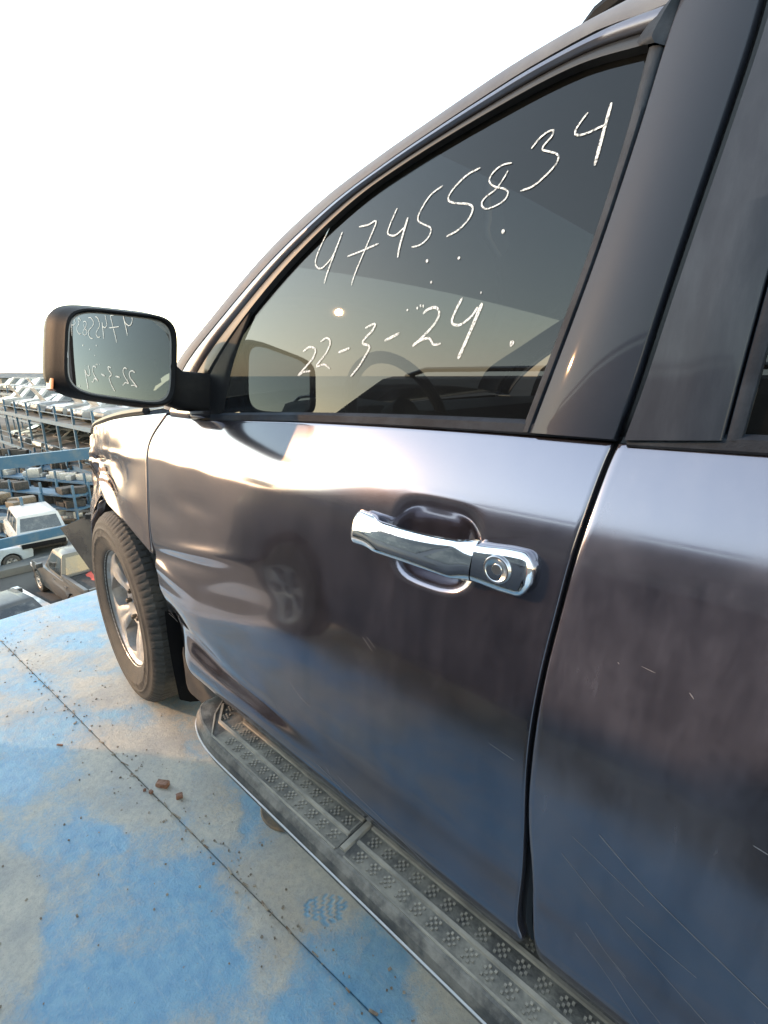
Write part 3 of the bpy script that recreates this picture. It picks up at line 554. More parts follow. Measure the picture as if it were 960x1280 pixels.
# hand-written figures in white marker on the glass
STROKES = [
(0.0034,[(0.594,1.579),(0.605,1.563),(0.621,1.538),(0.626,1.520),(0.617,1.509),(0.602,1.507),(0.578,1.522),(0.565,1.543)]),(0.0036,[(0.556,1.563),(0.565,1.543),(0.577,1.516),(0.587,1.493),(0.592,1.477)]),
(0.0031,[(0.512,1.564),(0.490,1.563),(0.470,1.565),(0.481,1.539),(0.497,1.507),(0.510,1.480),(0.514,1.465)]),(0.0034,[(0.534,1.517),(0.491,1.522),(0.457,1.527)]),
(0.0029,[(0.424,1.577),(0.434,1.557),(0.439,1.542),(0.432,1.536),(0.419,1.534),(0.401,1.543)]),(0.0042,[(0.397,1.557),(0.402,1.536),(0.407,1.513),(0.408,1.497)]),
(0.0028,[(0.333,1.591),(0.355,1.582),(0.370,1.565),(0.375,1.550),(0.363,1.541),(0.347,1.533),(0.344,1.525),(0.351,1.515),(0.365,1.509),(0.380,1.509)]),
(0.0031,[(0.268,1.600),(0.291,1.595),(0.312,1.581),(0.319,1.569),(0.309,1.561),(0.283,1.554),(0.271,1.547),(0.273,1.534),(0.289,1.520),(0.312,1.513)]),
(0.0025,[(0.216,1.593),(0.231,1.594),(0.244,1.588),(0.249,1.578),(0.239,1.568),(0.222,1.561),(0.214,1.554),(0.219,1.545),(0.234,1.540),(0.248,1.540),(0.256,1.548),(0.251,1.556),(0.236,1.563),(0.226,1.574),(0.220,1.584)]),
(0.0028,[(0.189,1.604),(0.179,1.614),(0.168,1.619),(0.160,1.618),(0.162,1.611),(0.171,1.603),(0.172,1.598),(0.160,1.592),(0.148,1.585),(0.148,1.575),(0.160,1.564),(0.177,1.554),(0.195,1.552)]),
(0.0028,[(0.117,1.626),(0.125,1.617),(0.130,1.607),(0.125,1.602),(0.113,1.601),(0.101,1.603),(0.091,1.604)]),(0.0045,[(0.089,1.628),(0.091,1.610),(0.093,1.590),(0.096,1.559)]),
(0.0042,[(0.638,1.353),(0.619,1.361),(0.600,1.356),(0.604,1.341),(0.624,1.325),(0.649,1.306),(0.633,1.313),(0.609,1.315)]),(0.0040,[(0.586,1.370),(0.568,1.376),(0.557,1.367),(0.566,1.349),(0.585,1.332),(0.593,1.323),(0.570,1.327),(0.552,1.319)]),
(0.0047,[(0.532,1.348),(0.502,1.355)]),(0.0043,[(0.466,1.388),(0.443,1.394),(0.448,1.383),(0.466,1.369),(0.469,1.362),(0.451,1.356),(0.459,1.341),(0.474,1.322),(0.492,1.305)]),
(0.0049,[(0.416,1.364),(0.384,1.375)]),(0.0043,[(0.338,1.402),(0.330,1.408),(0.315,1.410),(0.306,1.402),(0.311,1.387),(0.333,1.367),(0.353,1.353),(0.337,1.361),(0.320,1.364),(0.310,1.354),(0.296,1.355)]),
(0.0043,[(0.266,1.420),(0.275,1.403),(0.280,1.388),(0.276,1.382),(0.263,1.381),(0.245,1.392),(0.237,1.404)]),(0.0059,[(0.230,1.409),(0.238,1.387),(0.249,1.358),(0.260,1.331)]),
(0.0051,[(0.344,1.485),(0.343,1.480)]),(0.0048,[(0.283,1.480),(0.282,1.476)]),(0.0038,[(0.330,1.451),(0.329,1.447)]),(0.0035,[(0.235,1.425),(0.234,1.422)]),(0.0067,[(0.173,1.354),(0.172,1.348)]),(0.0045,[(0.174,1.350),(0.173,1.346)]),
(0.0033,[(0.373,1.412),(0.371,1.409)]),(0.0039,[(0.352,1.414),(0.351,1.410)]),(0.0032,[(0.346,1.417),(0.344,1.413)]),(0.0032,[(0.340,1.416),(0.339,1.412)]),(0.0056,[(0.213,1.506),(0.212,1.500)])]
def ribbon(name, pts, w, fy, offn, m, parent, wob=.35, dry=False):
    L = sum(math.dist(a, b) for a, b in zip(pts[:-1], pts[1:])); n = max(4, int(L / .004)); P = spline(pts, n)
    T = np.gradient(P, axis=0); T /= np.linalg.norm(T, axis=1)[:, None] + 1e-9; N = np.stack([-T[:, 1], T[:, 0]], -1)
    hw = w / 2 * (1 - wob / 2 + wob * fbm(np.arange(n) * .35, np.zeros(n) + hash(pts[0]) % 97, 3, 2)); hw[0] *= .55; hw[-1] *= .5
    g = G(); A = P + N * hw[:, None]; B = P - N * hw[:, None]
    X = np.stack([A[:, 0], P[:, 0], B[:, 0]]); Z = np.stack([A[:, 1], P[:, 1], B[:, 1]]); g.grid(X, fy(X, Z) + offn + np.array([[0], [.0003], [0]]), Z)
    return g.build(name, m, parent, SO, sharp=None)
for w, pts in STROKES: ribbon('marker_stroke', pts, w * .88, y_up, -.0085, 'marker', front_door)

# scratches
for pts, w, par, f in (([(-.02, .70), (-.09, .655), (-.16, .62), (-.26, .58)], .0016, rear_door, y_rdoor), ([(-.03, .735), (-.07, .72), (-.12, .70)], .0013, rear_door, y_rdoor),
                       ([(-.06, .76), (-.12, .725), (-.19, .695), (-.25, .67)], .0030, rear_door, y_rdoor), ([(-.07, .985), (-.085, .983)], .002, rear_door, y_rdoor), ([(-.20, .845), (-.215, .843)], .003, rear_door, y_rdoor),
                       ([(-.12, .975), (-.125, .97)], .003, rear_door, y_rdoor), ([(-.045, .98), (-.047, .978)], .003, rear_door, y_rdoor), ([(.36, .865), (.335, .848)], .0016, front_door, y_fdoor), ([(.35, .868), (.328, .855)], .0012, front_door, y_fdoor),
                       ([(1.23, .60), (1.17, .592)], .003, front_door, y_fdoor), ([(1.22, .615), (1.18, .60)], .002, front_door, y_fdoor), ([(.10, .80), (.06, .795)], .0012, front_door, y_fdoor),
                       ([(.46, .555), (.30, .53), (.18, .515), (.08, .512)], .0022, front_door, y_fdoor), ([(.40, .562), (.28, .545), (.15, .52)], .0016, front_door, y_fdoor)):
    ribbon('scratch', pts, w * .36, f, .0004, 'scratch', par, wob=.8)

rs = np.random.default_rng(21)
for k in range(9):   # fine scuffs low on both doors
    par, f, x0 = (rear_door, y_rdoor, rs.uniform(-.30, -.05)) if k < 7 else (front_door, y_fdoor, rs.uniform(.15, .6))
    z0 = rs.uniform(.56, .74); L = rs.uniform(.02, .10); sl = rs.uniform(.2, .75)
    ribbon('scratch', [(x0, z0), (x0 - L * .5, z0 - L * sl * .55 + rs.normal(0, .003)), (x0 - L, z0 - L * sl)], rs.uniform(.00025, .0005), f, .0004, 'scratch', par, wob=.9)

# door handle
ZH = 1.057; HX = -.006
def se(n, a, b, p):  # superellipse ring
    t = np.linspace(0, 2 * math.pi, n, endpoint=False); c = np.cos(t); s = np.sin(t); return np.sign(c) * np.abs(c) ** (2 / p) * a, np.sign(s) * np.abs(s) ** (2 / p) * b
rings = []
xs = np.concatenate([np.linspace(.390, .374, 6), np.linspace(.364, .1525, 34)])
for x in xs:
    t = (.390 - x) / (.390 - .152); base = float(y_low(min(x, .39), ZH))
    hh = .0285 - .0040 * math.sin(math.pi * min(1, t * 1.05)) ; endf = min(1.0, math.sqrt(max(0.0, 1 - (1 - min(1, (.3905 - x) / .010)) ** 2))) ; hh *= max(.55, endf)
    out = base + .026 + .016 * math.sin(math.pi * (0.12 + .80 * t)) - (.012 * (1 - endf)); inn = base - .006 + .030 * sstep(.14, .30, t) * (1 - sstep(.86, .99, t)); inn = float(inn)
    a, b = se(28, hh, (out - inn) / 2, 2.5); zc = ZH + .003 * (1 - t)
    rings.append([(x, (out + inn) / 2 + bb - (.30 * aa if bb > 0 else 0), zc + aa) for aa, bb in zip(a, b)])
G().loft(rings).build('handle_grip', 'chrome', front_door, SO, sharp=60)
rings = []
for x in np.concatenate([np.linspace(.151, .087, 12), np.linspace(.083, .0685, 9)]):
    t = (.151 - x) / (.151 - .0685); base = float(y_low(x, ZH)); endf = math.sqrt(max(0.0, 1 - max(0, (.087 - x) / .0187) ** 2)); hh = (.0265 + .004 * float(sstep(0, .6, t))) * max(.4, endf)
    out = base + .030 - .008 * t - .014 * (1 - endf); a, b = se(28, hh, (out - base + .008) / 2, 4.0); rings.append([(x, (out + base - .008) / 2 + bb - (.15 * aa if bb > 0 else 0), ZH - .001 + aa) for aa, bb in zip(a, b)])
lock_cover = G().loft(rings).build('handle_lock_cover', 'chrome', front_door, SO, sharp=60)
by = float(y_low(.12, ZH)) + .0275
def disc_y(name, c, prof, m, parent, n=40, off=SO):
    rings = [[(c[0] + r * math.cos(2 * math.pi * k / n), c[1] + dy, c[2] + r * math.sin(2 * math.pi * k / n)) for k in range(n)] for r, dy in prof]
    return G().loft([r[::-1] for r in rings]).build(name, m, parent, off, sharp=40)
disc_y('lock_cylinder', (.1135, by, ZH + .001), [(.0195, -.006), (.0195, .0005), (.0185, .0018), (.0165, .0018), (.0150, .0), (.0080, -.0015), (.0075, -.0005), (.0070, .0), (.002, .0)], 'satin', front_door)

# side mirror
MC = np.array([[1.0, .233, 1.444], [1.0, .003, 1.440], [1.0, .038, 1.231], [1.0, .266, 1.274]])   # TL TR BR BL (seen from behind)
MC = MC.mean(0) + (MC - MC.mean(0)) * np.array([1, 1.06, 1.04]) + np.array([0, -.004, -.002])
MN = Vector((-.9979, -.0426, .056)).normalized()
def bil(C4, u, v): return (1 - u) * (1 - v) * C4[0] + u * (1 - v) * C4[1] + u * v * C4[2] + (1 - u) * v * C4[3]
def mring(C4, p, k, dx, n=56, shrink=(0, 0)):
    a, b = se(n, .5 * k, .5 * k, p); out = []
    for aa, bb in zip(a, b):
        q = bil(C4, .5 + aa, .5 - bb).copy(); rel = q - C4.mean(0); q[0] = 1.0 + dx - (MN.y * rel[1] + MN.z * rel[2]) / MN.x; q[1] += shrink[0]; q[2] += shrink[1]; out.append(tuple(q))
    return out
side_mirror = empty('side_mirror', (0, 0, 0)); side_mirror.parent = suv
prof = [(.90, .010, (0, 0)), (.905, .000, (0, 0)), (.93, -.006, (0, 0)), (.965, -.005, (0, 0)), (.99, .004, (0, 0)), (1.015, .018, (.004, 0)), (1.05, .045, (.010, .002)), (1.02, .085, (.008, .002)), (.88, .118, (-.004, .0)), (.6, .135, (-.03, 0)), (.3, .146, (-.035, 0)), (.05, .149, (-.037, 0))]
rings = [mring(MC, 5.0, k, dx, shrink=s) for k, dx, s in prof]
g = G().loft(rings); g.build('mirror_housing', 'plastic', side_mirror, SO, sharp=50)
rings = [mring(MC, 5.0, .885, .011), mring(MC, 5.0, .88, .0085), mring(MC, 5.0, .865, .0075)]
G().loft([rings[0], rings[1]], caps=False).build('mirror_glass_rim', 'plastic', side_mirror, SO)
g = G(); RM = 7.0; nr_ = 10; rings = []
MCc = np.array(mring(MC, 5.0, .872, .009)).mean(0)
for k in np.linspace(1, .02, nr_):
    ring = np.array(mring(MC, 5.0, .872 * k, .009)); dist2 = np.sum((ring - MCc) ** 2, axis=1); ring[:, 0] += dist2 / (2 * RM) - .0028; rings.append([tuple(q) for q in ring])
g.loft(rings, caps=False); g.add(rings[-1], [tuple(range(len(rings[-1])))]); g.build('mirror_glass', 'mirror', side_mirror, SO, sharp=None)
ring = mring(MC, 5.0, .905, .0078); r2 = mring(MC, 5.0, .868, .0070); G().loft([ring, r2], caps=False).build('mirror_bezel', mat('grey_bezel', (.25, .25, .25), .4), side_mirror, SO)
# amber lens on the outer lower corner, light slot above it
def on_side(v0, v1, name, m, w0=.004, w1=.036):
    g = G(); X = []; Y = []; Z = []
    for v in np.linspace(v0, v1, 8):
        q = bil(MC, -.028, v); row = []
        for d in np.linspace(w0 + .012, w1 + .02, 6): row.append((q[0] + d, q[1] + .0025, q[2]))
        X.append([r[0] for r in row]); Y.append([r[1] for r in row]); Z.append([r[2] for r in row])
    Y = np.array(Y); Y[0] -= .006; Y[-1] -= .006; Y[:, -1] -= .006; Y[:, 0] -= .004
    return g.grid(np.array(X), Y, np.array(Z)).build(name, m, side_mirror, SO)
on_side(.80, .97, 'turn_lamp', 'amber'); 
g = G(); q = bil(MC, .035, .52); g.box((q[0] - .0055, q[1], q[2]), (.0015, .0022, .012), 0, .001); g.build('bezel_mark', 'lamp', side_mirror, SO)
# mirror arm: block at the door and neck
arm = G()
def rrect(x, y, z0, z1, hx, p=5, n=20):
    a, b = se(n, hx, (z1 - z0) / 2, p); return [(x + aa, y, (z0 + z1) / 2 + bb) for aa, bb in zip(a, b)]
arm.loft([rrect(1.06, .06, 1.245, 1.375, .03), rrect(1.05, .03, 1.235, 1.355, .038), rrect(1.045, -.005, 1.222, 1.318, .045), rrect(1.045, -.075, 1.205, 1.312, .05), rrect(1.045, -.09, 1.203, 1.312, .05)])
arm.build('mirror_arm', 'plastic', side_mirror, SO)
G().box((1.045, -.035, 1.212), (.055, .035, .010), 0, .006).build('mirror_foot', 'paint', side_mirror, SO)

# ---- wheels
TR, TW = 0.40, 0.265
def tyre_mesh(nth=450):
    prof = [(.238, .105), (.246, .116), (.262, .122), (.285, .131), (.300, .1335), (.303, .1360), (.308, .1360), (.311, .1345), (.330, .1335), (.333, .1352), (.337, .1350), (.340, .1325), (.352, .129), (.358, .1285), (.364, .127), (.374, .121), (.384, .112), (.391, .102)]
    ws = np.linspace(.096, -.096, 26); rows = prof + [(.3985 - .25 * w * w, w) for w in ws] + [(r, -w) for r, w in prof[::-1]]
    th = np.linspace(0, 2 * math.pi, nth, endpoint=False); V = []
    for i, (r, w) in enumerate(rows):
        rr = np.full(nth, r); ww = np.full(nth, w)
        if abs(w) <= .0965 and r > .39:
            g0 = 0
            for gw in (.058, .02, -.02, -.058): g0 = max(g0, math.exp(-((w - gw) / .0045) ** 4))
            lat = (np.sin(th * 88 + 40 * w + 1.2 * np.sign(w)) > .82).astype(float) * (1.0 if abs(w) > .06 else .7)
            rr = rr - .0045 * np.maximum(g0, lat)
        elif r > .370: rr = rr - .0028 * (np.sin(th * 88 + 4 * np.sign(w)) > .80); ww = ww - np.sign(w) * .0022 * (np.sin(th * 88 + 4 * np.sign(w)) > .80)
        elif .290 < r < .33: ww = ww + np.sign(w) * .0022 * ((fbm(th * 40, np.full(nth, r * 60), 2, 4) > .55) & (np.sin(th * 2 + .6) > .35))
        V += [(rr[k] * math.cos(th[k]), ww[k], rr[k] * math.sin(th[k])) for k in range(nth)]
    F = [];
    for i in range(len(rows) - 1):
        for k in range(nth): F.append((i * nth + k, (i + 1) * nth + k, (i + 1) * nth + (k + 1) % nth, i * nth + (k + 1) % nth))
    return V, F
def rim_parts(nsp=5, seg=14, nr=26, R0=.078, R1=.228):
    """spoked face: wide spokes that flow into hub and rim; returns G of face and of barrel"""
    g = G(); rs = np.linspace(R0, R1, nr); s = np.linspace(-1, 1, seg)
    def half(r):
        t = (r - R0) / (R1 - R0); h = 13.0 + 23.0 * max(0, 1 - t / .22) ** 2.2 + 23.0 * max(0, (t - .74) / .26) ** 2.4 + 3 * math.sin(math.pi * t); return R(min(36.0, h))
    def yf(r, q):
        t = (r - R0) / (R1 - R0); y = .070 + .022 * math.sin(math.pi * min(1, t * .9)) + .018 * t ** 3; return y - .018 * abs(q) ** 3 * (1 - t ** 4) - .012 * (1 - abs(q)) ** 2 * math.sin(math.pi * t)
    for k in range(nsp):
        th0 = 2 * math.pi * k / nsp + .3; X = np.zeros((nr, seg)); Y = X.copy(); Z = X.copy()
        for i, r in enumerate(rs):
            for j, q in enumerate(s): a = th0 + q * half(r); X[i, j] = r * math.cos(a); Z[i, j] = r * math.sin(a); Y[i, j] = yf(r, q)
        g.grid(X, Y, Z, flip=False)
        for j, fl in ((0, True), (seg - 1, False)):   # spoke flanks
            g.grid(np.stack([X[:, j], X[:, j] * .995]), np.stack([Y[:, j], Y[:, j] - .045]), np.stack([Z[:, j], Z[:, j] * .995]), flip=not fl)
    hub = G(); n = 40
    def ring(r, y, n=40): return [(r * math.cos(2 * math.pi * k / n), y, r * math.sin(2 * math.pi * k / n)) for k in range(n)][::-1]
    g.loft([ring(.079, .072), ring(.060, .066), ring(.048, .060), ring(.044, .030), ring(.01, .028)], caps=False)
    bar = G(); n = 72
    bar.loft([ring(.228, .088, n), ring(.233, .094, n), ring(.243, .112, n), ring(.2475, .115, n), ring(.2475, .108, n), ring(.236, .09, n), ring(.222, .05, n), ring(.205, .0, n), ring(.205, -.10, n), ring(.24, -.115, n)], caps=False)
    return g, bar
TV, TF = tyre_mesh(); RIMG, BARG = rim_parts()
def xf(V, c, steer=0.0, spin=0.0, flip=False):
    V = np.asarray(V, float); cs, sn = math.cos(spin), math.sin(spin); x = V[:, 0] * cs - V[:, 2] * sn; z = V[:, 0] * sn + V[:, 2] * cs; y = V[:, 1]
    if flip: y = -y; x = -x
    ca, sa = math.cos(steer), math.sin(steer); return np.stack([c[0] + x * ca - y * sa, c[1] + x * sa + y * ca, c[2] + z], -1)
def wheel(parent, c, steer, spin, off, flip=False, name='front_wheel', lug=True):
    w = empty(name, (0, 0, 0)); w.parent = parent
    mk('tyre', xf(TV, c, steer, spin, flip), TF, 'tyre', w, off, sharp=38)
    mk('rim', xf(RIMG.V, c, steer, spin, flip), RIMG.F, 'alloy', w, off, sharp=45); mk('rim_barrel', xf(BARG.V, c, steer, spin, flip), BARG.F, 'alloy', w, off, sharp=40)
    g = G(); n = 30
    for y0, y1, r in ((-.02, .0, .2), (.0, .03, .055)):
        g.loft([[(r * math.cos(2 * math.pi * k / n), y, r * math.sin(2 * math.pi * k / n)) for k in range(n)][::-1] for y in (y0, y1)])
    mk('brake_disc', xf(g.V, c, steer, spin, flip), g.F, 'alloy_dark', w, off)
    if lug:
        for k in range(5):
            a = 2 * math.pi * k / 5 + .95; g = G(); cx, cz = .062 * math.cos(a), .062 * math.sin(a)
            g.loft([[(cx + r * math.cos(2 * math.pi * j / 6), y, cz + r * math.sin(2 * math.pi * j / 6)) for j in range(6)][::-1] for r, y in ((.0105, .055), (.0105, .080), (.007, .084))])
            mk('lug_nut', xf(g.V, c, steer, spin, flip), g.F, 'alloy_dark', w, off, smooth=False)
    return w
wheel(suv, (1.80, -.155, TR - .004), R(-5), .35, SO)
wheel(suv, (1.80, 2 * YC + .155, TR - .004), R(-6), .9, SO, flip=True, lug=False)
wheel(suv, (-1.30, -.06 - TW / 2, TR - .004), 0, .1, SO, name='rear_wheel', lug=False)
wheel(suv, (-1.30, 2 * YC + .06 + TW / 2, TR - .004), 0, .5, SO, name='rear_wheel', flip=True, lug=False)
# wheel housings
for cx in (1.80, -1.30):
    for sgn, y0, y1 in ((1, -.09, -.40), (-1, 2 * YC + .09, 2 * YC + .40)):
        th = np.linspace(R(28), R(200), 40); X = np.stack([cx + .475 * np.cos(th)] * 2); Z = np.stack([.40 + .475 * np.sin(th)] * 2); Y = np.stack([np.full(40, y0), np.full(40, y1)])
        G().grid(X, Y, Z).build('wheel_housing', 'underbody', suv, SO)
        g = G(); g.add([(cx + .475 * math.cos(t), y1, .40 + .475 * math.sin(t)) for t in th] + [(cx, y1, .45)], [(i, i + 1, 40) for i in range(39)]); g.build('wheel_housing', 'underbody', suv, SO)
# mud flap
fl = coons(spline([(1.21, .235), (1.245, .215), (1.30, .22)], 10), spline([(1.24, .56), (1.27, .56), (1.31, .56)], 10), spline([(1.21, .235), (1.215, .38), (1.24, .56)], 14), spline([(1.30, .22), (1.315, .4), (1.31, .56)], 14))
P = fl; yq = np.linspace(.0, -.28, 10)[None, :] + 0 * P[..., 0]
g = G().grid(P[..., 0] * 0 + 1.265 + .02 * (P[..., 1] - .22), yq + .012 * np.sin((P[..., 1] - .2) * 6), P[..., 1] + .03 * ((yq + .14) / .14) ** 4); g.grid(P[..., 0] * 0 + 1.259 + .02 * (P[..., 1] - .22), yq + .012 * np.sin((P[..., 1] - .2) * 6), P[..., 1] + .03 * ((yq + .14) / .14) ** 4, flip=True)
g.build('mud_flap', 'plastic', suv, SO)
# sill, floor, firewall and hidden body
G().box((-.02, -.10, .40), (1.24, .10, .085), 0, .03).build('sill', 'underbody', suv, SO)
G().box((-.02, 2 * YC + .10, .40), (1.24, .10, .085), 0, .03).build('sill', 'underbody', suv, SO)
G().box((-.2, YC, .47), (2.3, .78, .06), 0, .02).build('floor_pan', 'underbody', suv, SO)
G().box((1.27, YC, .82), (.03, .86, .34), 0, .01).build('firewall', 'underbody', suv, SO)
G().box((1.80, YC, .80), (.36, .42, .2), 0, .08).build('engine_block', 'underbody', suv, SO)
# far side and rear of the body
panel('front_door', 'paint', bot_fd, top_fd, DF, fr, y_low, 40, 30, mirror=True); panel('rear_door', 'paint', bot_rd, top_rd, rl, rr_e, y_low, 40, 30, mirror=True)
panel('front_fender', 'paint', arch, fender_t, fender_l, DFf, y_low, 50, 24, mirror=True)
for mir in (False, True):
    ar = [(-.92, .50), (-.95, .66), (-1.05, .80), (-1.18, .87), (-1.3, .885), (-1.45, .865), (-1.6, .80), (-1.71, .68), (-1.76, .52), (-2.2, .50), (-2.55, .55)]
    panel('quarter_panel', 'paint', ar[2:], [(-1.13, 1.247), (-1.6, 1.25), (-2.1, 1.25), (-2.66, 1.22)], [(-1.05, .80), (-1.115, 1.0), (-1.145, 1.12), (-1.13, 1.247)], [(-2.55, .55), (-2.66, .8), (-2.68, 1.0), (-2.66, 1.22)], y_low, 50, 24, mirror=mir)
    band('quarter_upper', 'paint', [(-1.17, 1.25), (-1.9, 1.25), (-2.68, 1.24)], [(-1.0, 1.70), (-1.7, 1.68), (-2.56, 1.46)], [(0, 0), (.5, .006), (1, 0)], suv, y_up, 30, mirror=mir)
    if mir:
        band('window_frame', 'paint', IN_T, OUT_T, fprof, suv, y_up, mirror=True); band('pillar_cover', 'film', [(x + .05, z) for x, z in strip_r], RS, [(0, 0), (.5, .006), (1, 0)], suv, y_up, 20, mirror=True)
        V = np.stack([gx[..., 0], y_up(gx[..., 0], gx[..., 1]) - .01, gx[..., 1]], -1).reshape(-1, 3); g = G().grid(gx[..., 0], y_up(gx[..., 0], gx[..., 1]) - .01, gx[..., 1], flip=True); mk('window_glass', mirror_v(g.V), g.F, 'glass', suv, SO)
        g = G().grid(rg[..., 0], y_up(rg[..., 0], rg[..., 1]) - .01, rg[..., 1], flip=True); mk('window_glass', mirror_v(g.V), g.F, 'glass', suv, SO)
        band('inner_trim', 'cabin', [(1.24, .5), (-1.0, .5)], [(1.2, 1.185), (-1.1, 1.23)], [(0, -.10), (.6, -.09), (.97, -.055), (1.0, -.065)], suv, lambda x, z: np.full_like(x, 0.0), 20, mirror=True)
g = G(); rows = []
for z, x, yo in ((.52, -2.56, -.02), (.8, -2.67, 0), (1.0, -2.69, -.01), (1.23, -2.67, -.05), (1.35, -2.63, -.10), (1.47, -2.6, -.13), (1.66, -2.25, -.16)):
    ys = np.linspace(yo - .06, 2 * YC - yo + .06, 9); rows.append([(x - .03 * (1 - ((yy - YC) / .95) ** 2), yy, z) for yy in ys])
A = np.array(rows); g.grid(A[..., 0], A[..., 1], A[..., 2]); g.build('tailgate', 'paint', suv, SO)

# cabin
g = G(); rows = []
for x, z in ((1.26, 1.165), (1.12, 1.20), (.98, 1.205), (.86, 1.185), (.80, 1.12), (.82, .95), (.88, .72)):
    ys = np.linspace(-.11, 2 * YC + .11, 25); rows.append([(x, yy, z + .035 * math.exp(-((yy + .50) / .2) ** 2) * (z > 1.0)) for yy in ys])
A = np.array(rows); g.grid(A[..., 0], A[..., 1], A[..., 2], flip=True); g.build('dashboard', 'cabin', suv, SO)
sw = empty('steering_wheel', (0, 0, 0)); sw.parent = suv
ang = R(62); c = Vector((.70, -.47, 1.185)); u = Vector((math.cos(ang) * .0, 1, 0)); w = Vector((math.cos(ang), 0, math.sin(ang)))
w = Vector((.42, 0, .907)); nrm = u.cross(w)
G().tube([c + (u * math.cos(t) + w * math.sin(t)) * .188 for t in np.linspace(0, 2 * math.pi, 49)], .0165, 10, False).build('rim', 'cabin', sw, SO)
g = G(); g.tube([c - nrm * .02, c + nrm * .03], .06, 16); g.tube([c - u * .18, c, c + u * .18], .016, 8); g.tube([c, c - w * .18], .018, 8); g.build('hub', 'cabin', sw, SO)
G().tube([c + nrm * .02, Vector((1.0, -.47, 1.05))] if nrm.x > 0 else [c - nrm * .02, Vector((1.0, -.47, 1.05))], .035, 10).build('column', 'cabin', sw, SO)
def seat(y, x=0.0, bench=False):
    s = empty('front_seat' if not bench else 'rear_seat', (0, 0, 0)); s.parent = suv; hw = .26 if not bench else .68
    G().box((x + .22, y, .72), (.27, hw, .085), 0, .05).build('cushion', 'seatm', s, SO)
    rings = []
    for z, xo, ww, th in ((.74, .0, .9, .09), (.95, -.06, 1.0, .09), (1.15, -.11, .96, .08), (1.30, -.15, .8, .06), (1.345, -.165, .6, .03)):
        a, b = se(24, th, hw * ww, 3.5); rings.append([(x + xo + aa, y + bb, z) for aa, bb in zip(a, b)])
    G().loft(rings).build('backrest', 'seatm', s, SO)
    for yy in ([y] if not bench else [y - .42, y + .42]):
        g = G(); a, b = se(20, .045, .13, 3); g.loft([[(x - .17 - .0 + aa * k, yy + bb * k, z) for aa, bb in zip(a, b)] for z, k in ((1.37, .7), (1.39, 1), (1.50, .95), (1.53, .6))]); g.tube([(x - .16, yy - .06, 1.3), (x - .165, yy - .06, 1.39)], .007, 6); g.tube([(x - .16, yy + .06, 1.3), (x - .165, yy + .06, 1.39)], .007, 6); g.build('headrest', 'seatm', s, SO)
seat(-.50); seat(2 * YC + .50); seat(YC, -.95, True)

# ---- running board
rb = empty('running_board', (0, 0, 0)); rb.parent = suv
ZB = .452; XF, XR = .965, -1.02
def y_out(x): t = np.clip((XF - x) / .22, 0, 1); return .139 - .085 * (1 - np.sqrt(np.clip(1 - (1 - t) ** 2.2, 0, 1)))
rings = []
for x in np.concatenate([XF - .22 * np.linspace(0, 1, 18) ** 2, np.linspace(.70, XR, 30)]):
    yo = float(y_out(x)); f = float(np.clip((XF - x) / .05, 0, 1)) ** .5; zt = ZB - .018 * (1 - f); yi = -.10
    rings.append([(x, yi, zt - .07), (x, yi, zt), (x, yo - .022, zt), (x, yo - .016, zt + .002), (x, yo - .011, zt + .001), (x, yo - .003, zt - .010), (x, yo, zt - .034), (x, yo - .004, zt - .050), (x, yo - .03, zt - .075 * f - .002)])
G().loft(rings).build('board_body', 'board', rb, SO, sharp=28)
xs = np.concatenate([XF - .22 * np.linspace(.03, 1, 24) ** 2, np.linspace(.70, XR, 40)])
G().tube([(x, float(y_out(x)) + .0012, ZB - .030 - .018 * (1 - float(np.clip((XF - x) / .05, 0, 1)) ** .5)) for x in xs], .0019, 6).build('edge_trim', 'edge_metal', rb, SO)
# raised ribs, in two sections with a bar between; chevron bends at the front
ROWS = [.021, .062, .1015]; RIBY = [.0, .0415, .082, .1205]; SPLIT = .352
def rib(pts, w=.007, h=.006, m='rib'):
    pts = [Vector((x, y, ZB)) for x, y in pts]; rings = []
    for i, p in enumerate(pts):
        d = (pts[min(i + 1, len(pts) - 1)] - pts[max(i - 1, 0)]).normalized(); s = Vector((-d.y, d.x, 0)) * w / 2
        rings.append([p - s, p - s * .7 + Vector((0, 0, h)), p + s * .7 + Vector((0, 0, h)), p + s])
    return G().loft(rings).build('rib', m, rb, SO, sharp=40)
for k, y in enumerate(RIBY[1:3]):
    xb = .79 - .02 * (k == 1) * 0 + .05 * (k == 1) ; rib([(xb + .055, y - .042), (xb, y), (SPLIT + .012, y)], .009, .006); rib([(SPLIT - .012, y), (XR + .03, y)], .009, .006)
for y in (RIBY[0],): rib([(.80, y), (SPLIT + .012, y)], .005, .004)
rib([(.92, .02), (.875, .075), (.81, RIBY[3]), (SPLIT + .012, RIBY[3])], .005, .004); rib([(SPLIT - .012, RIBY[3]), (XR + .03, RIBY[3])], .005, .004)
rib([(SPLIT, -.03), (SPLIT, .112)], .016, .005)
rib([(SPLIT + .016, RIBY[1] + .006), (SPLIT + .016, RIBY[2] - .006)], .004, .003)
